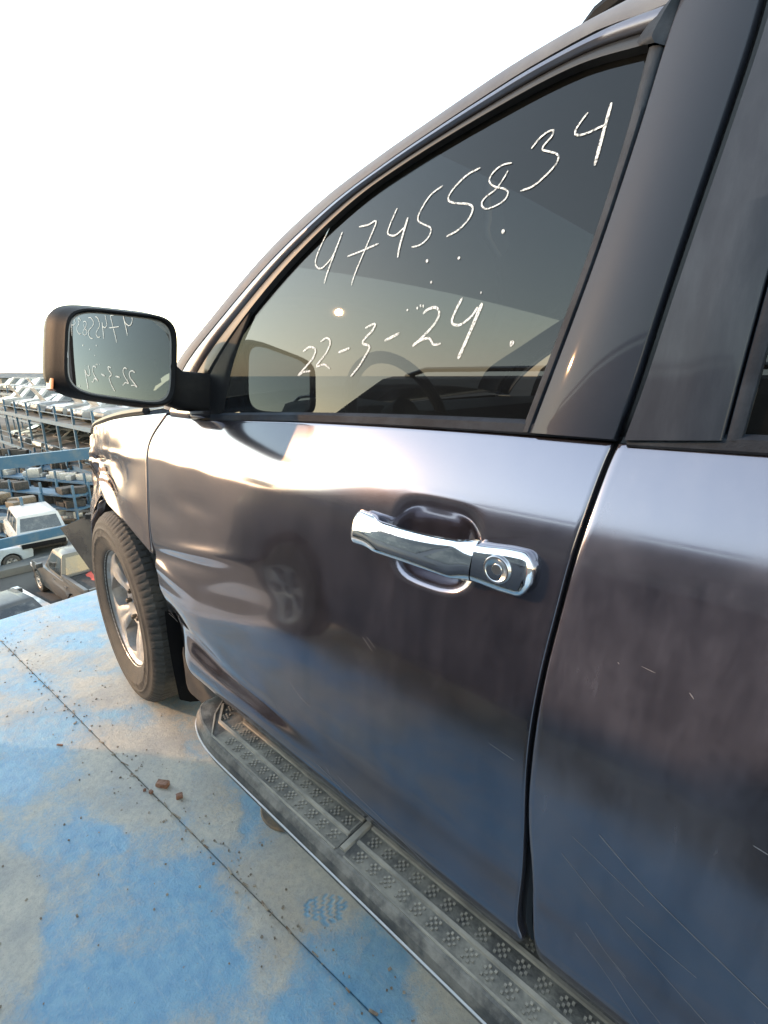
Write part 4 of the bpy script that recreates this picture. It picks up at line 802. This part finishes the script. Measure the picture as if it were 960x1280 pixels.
# tread pads: small checker of studs
pm = G()
for i in range(4):
    for j in range(4):
        if (i + j) % 2 == 0: pm.box(((i - 1.5) * .0050, (j - 1.5) * .0056, .0012), (.0018, .0020, .0015))
for xa, xb in ((.80, SPLIT + .010), (SPLIT - .010, XR + .04)): G().box(((xa + xb) / 2, .060, ZB + .0006), (abs(xa - xb) / 2, .0585, .0008)).build('tread_sheet', 'tread', rb, SO, smooth=False)
pad_mesh = mk('tread_pad', pm.V, pm.F, 'rib', rb, (0, 0, 0), smooth=False); pad_data = pad_mesh.data; first = True
def pad(x, y, rz=0.0):
    global first
    o = pad_mesh if first else mk('tread_pad', None, None, None, rb, mesh=pad_data); first = False
    o.location = (x - SO[0], y - SO[1], ZB - SO[2] + .0014); o.rotation_euler = (0, 0, rz + random.uniform(-.05, .05))
for r_, y in enumerate(ROWS):
    x = SPLIT + .036; k = 0
    while x < .80 + (.0, -.005, -.02)[r_]: pad(x, y); x += .0335
    x = SPLIT - .036
    while x > -.62: pad(x, y); x -= .0335
for (x, y) in ((.845, .062), (.865, .035), (.80, .0)): pad(x, y, .6)
for x in (.45, -.55): G().beam((x, -.2, .38), (x, .05, .40), .05, .03).build('bracket', 'underbody', rb, SO, smooth=False)

# ================================================================== loose things on the deck
g = G(); n = 32
rings = [[(.862 + r * math.cos(2 * math.pi * k / n), -.13 + r * math.sin(2 * math.pi * k / n), z) for k in range(n)] for r, z in ((.090, .001), (.092, .006), (.088, .012), (.06, .013), (.01, .014))]
o = g.loft(rings).build('steel_disc', mat('dull_rusty_steel', (.10, .09, .08), .7, .3, col2=(.17, .13, .09), scale=20), None); tag(o, 'dull round steel disc on the deck half under the running board', 'disc')
brick_m = mat('rusty_chunk', (.15, .075, .05), .85, col2=(.26, .15, .11), scale=50, bump=.5, bump_scale=150)
def chunk(name, c, h, rz, label, seed):
    rs = np.random.default_rng(seed); g = G().box((0, 0, 0), h, 0, min(h) * .35); V = np.array(g.V) + rs.normal(0, min(h) * .13, (len(g.V), 3)); ca, sa = math.cos(rz), math.sin(rz)
    V = np.stack([V[:, 0] * ca - V[:, 1] * sa, V[:, 0] * sa + V[:, 1] * ca, V[:, 2]], -1); V[:, 2] -= V[:, 2].min(); o = mk(name, V, g.F, brick_m, None, sharp=25); o.location = (c[0], c[1], .0015); return tag(o, label, 'debris')
chunk('rust_fragment', (1.236, .104), (.020, .010, .008), .55, 'small brown oblong rusty fragment, largest on the deck', 1)
chunk('rust_fragment', (1.238, .142), (.006, .005, .004), .2, 'small rusty crumb left of the oblong fragment', 2)
chunk('rust_fragment', (1.262, .152), (.004, .004, .003), .9, 'tiniest rusty crumb, farthest left of the oblong fragment', 3)
chunk('rust_fragment', (1.150, .089), (.009, .007, .007), 1.1, 'dark rusty lump right of the oblong fragment', 4)
chunk('rust_fragment', (1.70, .274), (.011, .003, .002), .6, 'dark splinter lying alone near the shadow edge', 5)

g = G(); rs = np.random.default_rng(77)
for k in range(420):
    if k < 220: u = rs.uniform(-3.0, -.1); x, y = deck_xy(u, SEAM_V + rs.normal(0, .035))
    else: x, y = rs.uniform(.2, 2.9), rs.uniform(-.05, .75)
    h = rs.uniform(.0006, .0024); g.box((x, y, h * .8), (h * rs.uniform(.8, 1.8), h, h * .8), rs.uniform(0, 3))
tag(g.build('grit', mat('dark_grit', (.12, .10, .08), .9, col2=(.30, .27, .23), scale=30), smooth=False), 'fine grit and crumbs scattered over the blue deck', 'grit', kind='stuff')

# ================================================================== OTHER VEHICLES
CARPAINT = {}
def car_paint(col, dusty=.4):
    k = (tuple(col), dusty)
    if k not in CARPAINT:
        CARPAINT[k] = mat('car_paint_%d' % len(CARPAINT), col, .45, .1, coat=.3, coat_rough=.10, col2=tuple(c * (1 - dusty) + d * dusty for c, d in zip(col, (.20, .18, .155))), scale=1.6, lo=.3, hi=.7, rough2=.65)
    return CARPAINT[k]
SIL = {  # rear to front: lower-body outline above the sill, cabin base, cabin roof, dimensions
    'suv': dict(L=4.75, W=1.88, out=[(-2.33, .42), (-2.38, .75), (-2.33, 1.06), (.98, 1.06), (1.5, 1.02), (2.1, .94), (2.30, .84), (2.36, .62), (2.30, .36)], cab=(-2.28, .95), roof=(-2.02, .28), zb=1.06, zr=1.76, axle=(-1.42, 1.42), r=.37, splits=(-.95, -.02)),
    'sedan': dict(L=4.6, W=1.80, out=[(-2.22, .40), (-2.28, .70), (-2.20, .98), (-1.6, 1.0), (.95, .96), (1.6, .90), (2.1, .80), (2.27, .64), (2.24, .32)], cab=(-1.70, .98), roof=(-.98, .22), zb=.97, zr=1.44, axle=(-1.36, 1.40), r=.32, splits=(-.75, -.30)),
    'van': dict(L=4.9, W=1.86, out=[(-2.38, .40), (-2.42, .8), (-2.40, 1.10), (1.25, 1.08), (1.75, 1.0), (2.2, .88), (2.38, .66), (2.33, .34)], cab=(-2.38, 1.3), roof=(-2.3, .62), zb=1.08, zr=1.92, axle=(-1.5, 1.55), r=.34, splits=(-1.0, .1)),
    'people_carrier': dict(L=4.8, W=1.88, out=[(-2.38, .42), (-2.42, .8), (-2.38, 1.12), (1.9, 1.12), (2.15, 1.02), (2.32, .80), (2.34, .55), (2.30, .40)], cab=(-2.34, 1.92), roof=(-2.2, 1.12), zb=1.12, zr=1.80, axle=(-1.45, 1.38), r=.36, splits=(-1.1, .1)),
    'pickup': dict(L=5.3, W=1.82, out=[(-2.55, .55), (-2.60, .80), (-2.58, 1.02), (-.72, 1.02), (.98, 1.05), (1.6, 1.02), (2.35, .94), (2.52, .78), (2.54, .58), (2.46, .38)], cab=(-.70, .98), roof=(-.56, .30), zb=1.05, zr=1.74, axle=(-1.55, 1.58), r=.37, splits=(-.02, -.02)),
}
TYREBG = None
def bg_wheel_meshes(r):
    n = 28; t = G(); ring = lambda q, y: [(q * math.cos(2 * math.pi * k / n), y, q * math.sin(2 * math.pi * k / n)) for k in range(n)][::-1]
    t.loft([ring(r * .62, .10), ring(r * .80, .115), ring(r * .95, .10), ring(r, .07), ring(r, -.07), ring(r * .95, -.10), ring(r * .62, -.10)], caps=False)
    sc_ = r / .40; k = G(); k.add([(v[0] * sc_, v[1] * .9, v[2] * sc_) for v in RIM2.V], RIM2.F); k.loft([ring(r * .56, .082), ring(r * .63, .10), ring(r * .56, .07), ring(r * .5, -.05)], caps=False)
    b = ring(r * .5, -.02); k.add(b, [tuple(range(n))]); return t, k
RIM2, _b2 = rim_parts(seg=5, nr=8)
_wm = {}
def car(name, label, cat, kind, loc, rz, col, group=None, dusty=.4, wheels=True, hood_up=False, crush=0.0, seed=0, tilt=0.0, rails=False, detail=True):
    s = SIL[kind]; root = empty(name, loc, rot=(tilt, 0, rz)); tag(root, label, cat, group); pm = car_paint(col, dusty); W2 = s['W'] / 2; rs = np.random.default_rng(seed)
    x0, x1 = s['axle']; ra = s['r'] + .07
    # lower body: side outline with wheel arches, bevelled
    out = list(s['out']); bot = []
    for ax in (x1, x0):
        bot.append((ax + ra + .02, .30)); bot += [(ax + ra * math.cos(t), s['r'] + ra * math.sin(t) * .98) for t in np.linspace(R(5), R(175), 9)]; bot.append((ax - ra - .02, .30))
    poly = out + bot
    bm = bmesh.new()
    lv = [bm.verts.new((x, W2, z)) for x, z in poly]; rv = [bm.verts.new((x, -W2, z)) for x, z in poly]; N = len(poly)
    bm.faces.new(lv); bm.faces.new(rv[::-1])
    for i in range(N): bm.faces.new((lv[i], rv[i], rv[(i + 1) % N], lv[(i + 1) % N]))
    bmesh.ops.recalc_face_normals(bm, faces=list(bm.faces))
    for v in bm.verts:   # plan taper and shoulder
        v.co.y *= 1 - .10 * max(0, (abs(v.co.x) - 1.6) / .8) ** 2 - (.03 if v.co.z > .95 else 0) - (.03 if v.co.z < .4 else 0)
    ee = [e for e in bm.edges if abs(e.verts[0].co.y - e.verts[1].co.y) < .25 * s['W']]
    bmesh.ops.bevel(bm, geom=ee, offset=.035, segments=2, profile=.6, affect='EDGES')
    bmesh.ops.triangulate(bm, faces=[f for f in bm.faces if len(f.verts) > 4])
    if crush > 0:
        bmesh.ops.subdivide_edges(bm, edges=[e for e in bm.edges if e.calc_length() > .25], cuts=2)
        for v in bm.verts: v.co += Vector(rs.normal(0, crush * .45, 3)); v.co.z -= crush * max(0, v.co.z - .8) * 1.2
    bm.verts.index_update(); V = [tuple(v.co) for v in bm.verts]; F = [tuple(v.index for v in f.verts) for f in bm.faces]; bm.free()
    mk('body', V, F, pm, root, sharp=30)
    # cabin
    a, b = s['cab']; c, d = s['roof']; zb, zr = s['zb'] - .01, s['zr']; wb, wr = W2 - .05, W2 - .21
    if crush: zr -= crush * 3; c += crush; d -= crush
    lo = [(a, -wb), (a, wb), (b, wb - .06), (b, -wb + .06)]; hi = [(c, -wr), (c, wr), (d, wr - .02), (d, -wr + .02)]
    def P(i, t, off=0.0): p = Vector((lo[i][0], lo[i][1], zb)); q = Vector((hi[i][0], hi[i][1], zr)); return p + (q - p) * t
    g = G(); g.loft([[tuple(P(i, t)) for i in range(4)] for t in (0, .97)] + [[(x * .985 + .015 * (c + d) / 2, y * .94, zr + .015) for x, y in hi], [(x * .8 + .2 * (c + d) / 2, y * .6, zr + .035) for x, y in hi]]); 
    bm = bmesh.new(); vs = [bm.verts.new(v) for v in g.V]
    for f in g.F: bm.faces.new([vs[i] for i in f])
    bmesh.ops.bevel(bm, geom=[e for e in bm.edges if e.calc_face_angle(0) > .35], offset=.045, segments=3, profile=.6, affect='EDGES')
    bm.verts.index_update(); g = G(); g.V = [tuple(v.co) for v in bm.verts]; g.F = [tuple(v.index for v in f.verts) for f in bm.faces]; bm.free()
    cab = g.build('cabin', pm, root, sharp=40)
    if detail and not crush:
        for k in range(4): yy = (-.45 + .3 * k) * wr * 1.4; G().box(((c + d) / 2, yy, zr + .026), ((d - c) * .40, .02, .010), 0, .006).build('roof_rib', pm, root)
    def pane(i, j, u0, u1, t0, t1, nm='window'):
        q = [P(i, t0).lerp(P(j, t0), u0), P(i, t0).lerp(P(j, t0), u1), P(i, t1).lerp(P(j, t1), u1), P(i, t1).lerp(P(j, t1), u0)]
        nrm = (q[1] - q[0]).cross(q[3] - q[0]).normalized(); ctr = Vector(((c + d) / 2, 0, zb + .2))
        if nrm.dot(q[0] - ctr) < 0: nrm = -nrm
        A = [p + nrm * .008 for p in q]; Bq = [p - nrm * .01 for p in q]; G().loft([[tuple(p) for p in Bq], [tuple(p) for p in A]]).build(nm, 'glass_bg', root, smooth=False)
    L = b - a
    for i, j in ((1, 2), (0, 3)):
        cuts = [.04] + [(x - a) / L for x in s['splits']] + [.95]; cuts = sorted(set(round(q, 3) for q in cuts))
        for u0, u1 in zip(cuts[:-1], cuts[1:]): pane(i, j, u0 + .015, u1 - .015, .10, .86)
    pane(0, 1, .07, .93, .12, .86, 'rear_window'); pane(3, 2, .07, .93, .08, .90, 'windshield')
    # lamps, bumpers
    fx = max(x for x, z in s['out']); rx = min(x for x, z in s['out'])
    for sy in (1, -1):
        G().box((fx - .13, sy * (W2 * .70), s['zb'] - .30), (.08, .20, .075), 0, .03).build('headlight', 'lamp', root); G().box((rx + .06, sy * (W2 * .80), s['zb'] - .18), (.07, .11, .15), 0, .02).build('taillight', 'red_lens', root)
        if detail:
            G().box((b - .12, sy * (wb + .13), s['zb'] + .10), (.06, .10, .075), 0, .03).build('side_mirror', pm, root)
            for dx in (.0, -1.05): G().box((.02 + dx - .1, sy * (W2 + .002), s['zb'] - .14), (.09, .012, .014), 0, .006).build('door_handle', pm, root)
    G().box((fx - .07, 0, .50), (.10, W2 * .86, .10), 0, .04).build('front_bumper', 'plastic', root); G().box((rx + .08, 0, .52), (.10, W2 * .86, .10), 0, .04).build('rear_bumper', 'plastic' if kind != 'pickup' else 'satin', root)
    G().box((0, 0, .36), ((fx - rx) / 2 - .35, W2 * .78, .12), 0, .02).build('underbody', 'underbody', root)
    if rails:
        for sy in (1, -1): G().tube([(c + .1, sy * wr * .93, zr + .01), (c + .2, sy * wr * .93, zr + .06), (d - .3, sy * wr * .93, zr + .06), (d - .15, sy * wr * .93, zr + .01)], .018, 8).build('roof_rail', 'satin', root)
    if hood_up:
        hx = b + .03; g = G(); Lh = fx - hx - .12; an = R(58); q = [(hx, -W2 * .8, s['zb'] + .02), (hx, W2 * .8, s['zb'] + .02), (hx + Lh * math.cos(an), W2 * .74, s['zb'] + Lh * math.sin(an)), (hx + Lh * math.cos(an), -W2 * .74, s['zb'] + Lh * math.sin(an))]
        g.loft([q, [(x - .03, y, z + .03) for x, y, z in q]]); g.build('raised_hood', pm, root, smooth=False)
    if kind == 'pickup':   # open load bed let into the rear body
        G().box((-1.66, 0, 1.005), (.86, W2 * .80, .018), 0, 0).build('bed_floor', 'underbody', root, smooth=False)
        for sy in (1, -1): G().box((-1.64, sy * (W2 - .10), 1.09), (.90, .055, .10), 0, .035).build('bed_rail', pm, root)
        G().box((-2.53, 0, 1.08), (.045, W2 - .16, .09), 0, .02).build('tailgate', pm, root)
    if wheels:
        if s['r'] not in _wm:
            t, k = bg_wheel_meshes(s['r']); _wm[s['r']] = [None, None, t, k]
        for ax in (x0, x1):
            for sy in (1, -1):
                m_ = _wm[s['r']]
                for idx, nm, mm in ((0, 'tyre', 'tyre'), (1, 'rim', 'alloy')):
                    if m_[idx] is None: o = m_[idx + 2].build(nm, mm, root); m_[idx] = o.data
                    else: o = mk(nm, None, None, None, root, mesh=m_[idx])
                    o.location = (ax, sy * (W2 - .10), s['r']); o.rotation_euler = (0, 0, 0 if sy > 0 else math.pi)
    return root

# the vehicle parked alongside: it shades the deck and is mirrored in the doors
car('parked_van', 'dark people carrier alongside, seen only as a reflection in the doors and window', 'van', 'people_carrier', (.86, 2.30, 0.0), R(0.5), (.060, .066, .085), dusty=.04, rails=True)

# ---- vehicles and racks in the yard below
car('pickup_truck', 'dusty grey double-cab pickup with red cloth in its load bed', 'pickup', 'pickup', (19.0, -4.35, YARD), R(3), (.05, .05, .05), dusty=.22).scale = (1.08, 1.08, 1.1)
g = G(); rs = np.random.default_rng(5)
Xq, Yq = np.meshgrid(np.linspace(-.55, .55, 26), np.linspace(-.45, .45, 22)); Zq = .16 * np.exp(-(Xq / .5) ** 4 - (Yq / .42) ** 4) + .14 * (fbm(Xq * 6, Yq * 6, 4, 3) - .4) * np.exp(-(Xq / .55) ** 4 - (Yq / .45) ** 4)
o = g.grid(Xq, Yq, Zq).build('cloth_heap', mat('red_cloth', (.55, .09, .06), .9), None); o.location = (17.75, -4.55, YARD + 1.05); tag(o, 'crumpled red cloth heaped in the pickup load bed', 'cloth')
car('parked_suv', 'dusty white SUV seen from behind beyond the grey pickup', 'suv', 'suv', (26.35, -4.55, YARD + .32), R(-4), (.44, .435, .42), dusty=.15)
car('parked_car', 'black car left of the grey pickup, cut by the photo edge', 'car', 'sedan', (17.4, -1.45, YARD), R(9), (.02, .022, .025), dusty=.2)
car('parked_car', 'pale blue-grey car between grey pickup and white SUV', 'car', 'sedan', (24.6, -1.6, YARD), R(-80), (.40, .46, .50), dusty=.3)
o = G().beam((21.3, -2.62, YARD + .10), (18.5, -3.02, YARD + .10), .22, .2).build('kerb_beam', 'white_paint', None, smooth=False); tag(o, 'whitewashed kerb beam on the ground beside the grey pickup', 'beam')

# frame in front of the white SUV
fr_ = tag(empty('barrier_frame', (22.4, -3.6, YARD)), 'blue steel frame with two long beams around the white SUV', 'frame')
for z, h, x in ((-5.03, .36, 22.4),): G().beam((x, 3.0, z), (x - .1, -9.0, z + .35), .14, h).build('beam', 'blue_steel', fr_, (22.4, -3.6, YARD), smooth=False)
for y in (2.8, -8.8):
    G().beam((22.4, y, YARD), (22.4, y, -4.6), .14, .14).build('post', 'blue_steel', fr_, (22.4, -3.6, YARD), smooth=False)
sf2 = tag(empty('gantry', (13.0, -3.0, YARD)), 'blue steel gantry with a deep cross beam ahead of the deck', 'gantry')
G().beam((13, 4.5, -.62), (13, -14.0, -.36), .15, .26).build('beam', 'blue_steel', sf2, (13, -3, YARD), smooth=False)
for y in (4.2, -13.8): G().beam((13, y, YARD), (13, y, -.5), .2, .2).build('post', 'blue_steel', sf2, (13, -3, YARD), smooth=False)
# low deck holding the white SUV
o = G().box((26.4, -4.6, YARD + .16), (3.2, 3.4, .15), 0, .02).build('low_deck', 'deck_plate_bg', None); tag(o, 'low dusty steel deck under the white SUV', 'deck')

# parts shelving: many blue shelves with dark scrap parts
def shelves(name, label, cx, cy, rz, nrow, length, seed):
    root = tag(empty(name, (cx, cy, YARD), rz), label, 'shelving', 'blue parts shelving'); rs = np.random.default_rng(seed)
    for r_ in range(nrow):
        y = r_ * 2.6
        for k in range(int(length / 2.2) + 1):
            for dy in (0, .9): G().beam((k * 2.2, y + dy, 0), (k * 2.2, y + dy, 2.5), .09, .09).build('post', 'blue_steel', root, smooth=False)
        for z in (.5, 1.2, 1.9):
            G().box((length / 2, y + .45, z), (length / 2, .48, .05)).build('shelf', 'blue_steel', root, smooth=False)
            g = G()
            for q in range(int(length * 1.6)):
                h = (rs.uniform(.15, .45), rs.uniform(.15, .35), rs.uniform(.10, .27)); g.box((rs.uniform(.3, length - .3), y + rs.uniform(.25, .65), z + .055 + h[2]), h, rs.uniform(0, 3), .03)
            o = g.build('scrap_parts', ['underbody', 'alloy_dark', 'alloy'][int(rs.integers(3))], root); o['kind'] = 'stuff'
    return root
shelves('parts_shelving', 'rows of blue steel shelving with scrap parts beyond the white SUV', 32.0, -17.0, R(24), 6, 17.6, 3)

def aisle_rack(name, label, x0, x1, y0, y1, levels, nbay):
    off = ((x0 + x1) / 2, (y0 + y1) / 2, YARD); root = tag(empty(name, off), label, 'rack', 'blue vehicle racks'); xs = np.linspace(x0, x1, nbay + 1)
    for y in (y0, y1):
        for x in xs: G().beam((x, y, YARD), (x, y, levels[-1] + 1.0), .13, .13).build('post', 'blue_steel', root, off, smooth=False)
    for z in levels:
        for y in (y0, y1):
            G().beam((x0, y, z - .13), (x1, y, z - .13), .12, .26).build('edge_beam', 'blue_steel', root, off, smooth=False)
            for h in (.5, .95): G().beam((x0, y, z + h), (x1, y, z + h), .05, .05).build('guard_rail', 'blue_steel', root, off, smooth=False)
        for x in xs: G().beam((x, y0, z - .17), (x, y1, z - .17), .1, .16).build('cross_beam', 'blue_steel', root, off, smooth=False)
        for xa, xb in zip(xs[:-1], xs[1:]): G().box(((xa + xb) / 2, (y0 + y1) / 2, z + .012), ((xb - xa) / 2 - .01, (y1 - y0) / 2 - .01, .012)).build('deck_sheet', 'deck_plate_bg', root, off, smooth=False)
    return root
aisle_rack('vehicle_rack', 'two-tier blue steel rack of wrecks along the yard aisle, nearest rack', 27.0, 58.0, -14.6, -9.05, [-4.3, -1.6], 9)
ordn = ['nearest', 'second', 'third', 'fourth', 'fifth', 'sixth', 'seventh', 'eighth', 'ninth', 'tenth', 'eleventh']
topc = [('silver', 'suv', (.24, .24, .25), 0), ('white', 'van', (.30, .297, .288), 1), ('black', 'sedan', (.03, .03, .035), 0), ('white', 'suv', (.30, .297, .288), 1), ('dark blue', 'sedan', (.06, .08, .13), 0), ('grey', 'suv', (.22, .22, .23), 0), ('white', 'sedan', (.30, .297, .288), 1), ('white', 'van', (.30, .297, .288), 0), ('silver', 'sedan', (.22, .22, .23), 0), ('white', 'suv', (.30, .297, .288), 1), ('beige', 'van', (.28, .25, .21), 0)]
for i, (cn, kd, cl, hu) in enumerate(topc):
    car('wrecked_car', f'{cn} wreck on the upper rack tier, {ordn[i]} along the aisle' + (' with raised hood' if hu else ''), 'car', kd, (31.2 + i * 2.35, -11.75 + random.uniform(-.2, .3), -1.572), R(90) + random.uniform(-.07, .07), cl, 'wrecks on the upper rack tier', hood_up=bool(hu), seed=i, crush=0 if hu else .03, detail=False)
lowc = [(.05, .05, .055), (.11, .105, .10), (.035, .04, .05), (.09, .085, .08), (.20, .19, .18), (.04, .04, .04), (.12, .12, .125), (.07, .05, .045), (.05, .055, .06)]
for i, cl in enumerate(lowc):
    car('wrecked_car', f'dark crushed wreck on the lower rack tier, {ordn[i]} along the aisle', 'car', ('sedan', 'suv', 'sedan')[i % 3], (33.6 + i * 2.4, -11.7 + random.uniform(-.3, .4), -4.272), R(90) + random.uniform(-.1, .1), cl, 'wrecks on the lower rack tier', wheels=(i % 2 == 0), crush=.06, seed=40 + i, detail=False)
aisle_rack('vehicle_rack', 'farther blue steel rack with pale cars along the skyline', 62.0, 100.0, -20.6, -14.9, [-4.0, -.95], 9)
top2 = [('white', 'suv', (.30, .297, .288)), ('silver', 'sedan', (.24, .24, .25)), ('white', 'van', (.30, .297, .288)), ('grey', 'suv', (.25, .26, .27)), ('white', 'sedan', (.30, .297, .288)), ('white', 'suv', (.30, .297, .288)), ('tan', 'van', (.28, .25, .21)), ('white', 'suv', (.30, .297, .288))]
for i, (cn, kd, cl) in enumerate(top2):
    car('parked_car', f'{cn} car against the skyline, {ordn[i]} along the farther rack', 'car', kd, (66.0 + i * 3.1, -17.6, -.922), R(90 + 8 * math.sin(i * 3)), cl, 'cars on the farther rack', detail=False, hood_up=(i == 2))
g = G(); rs = np.random.default_rng(8)
for k in range(260):
    h = (rs.uniform(.08, .5), rs.uniform(.06, .35), rs.uniform(.03, .16)); g.box((rs.uniform(27.5, 50), rs.uniform(-8.6, -4.4), YARD + rs.uniform(.05, .75)), h, rs.uniform(0, 3), .02)
tag(g.build('scrap_heap', 'alloy_dark'), 'low heap of dark scrap along the aisle before the rack', 'scrap', kind='stuff')
# long low sheds and heaps far off along the skyline
for x, y, w, h in ((150, -40, 26, 7.2),):
    root = tag(empty('storage_shed', (x, y, YARD)), 'long low shed far off on the skyline beyond the racks', 'shed')
    G().box((0, 0, h / 2), (6, w / 2, h / 2)).build('wall', 'deck_plate_bg', root, smooth=False)
    g = G(); g.loft([[(-6.4, -w / 2 - .4, h), (0, -w / 2 - .4, h + 1.2), (6.4, -w / 2 - .4, h)], [(-6.4, w / 2 + .4, h), (0, w / 2 + .4, h + 1.2), (6.4, w / 2 + .4, h)]]); g.build('roof', 'deck_plate_bg', root, smooth=False)
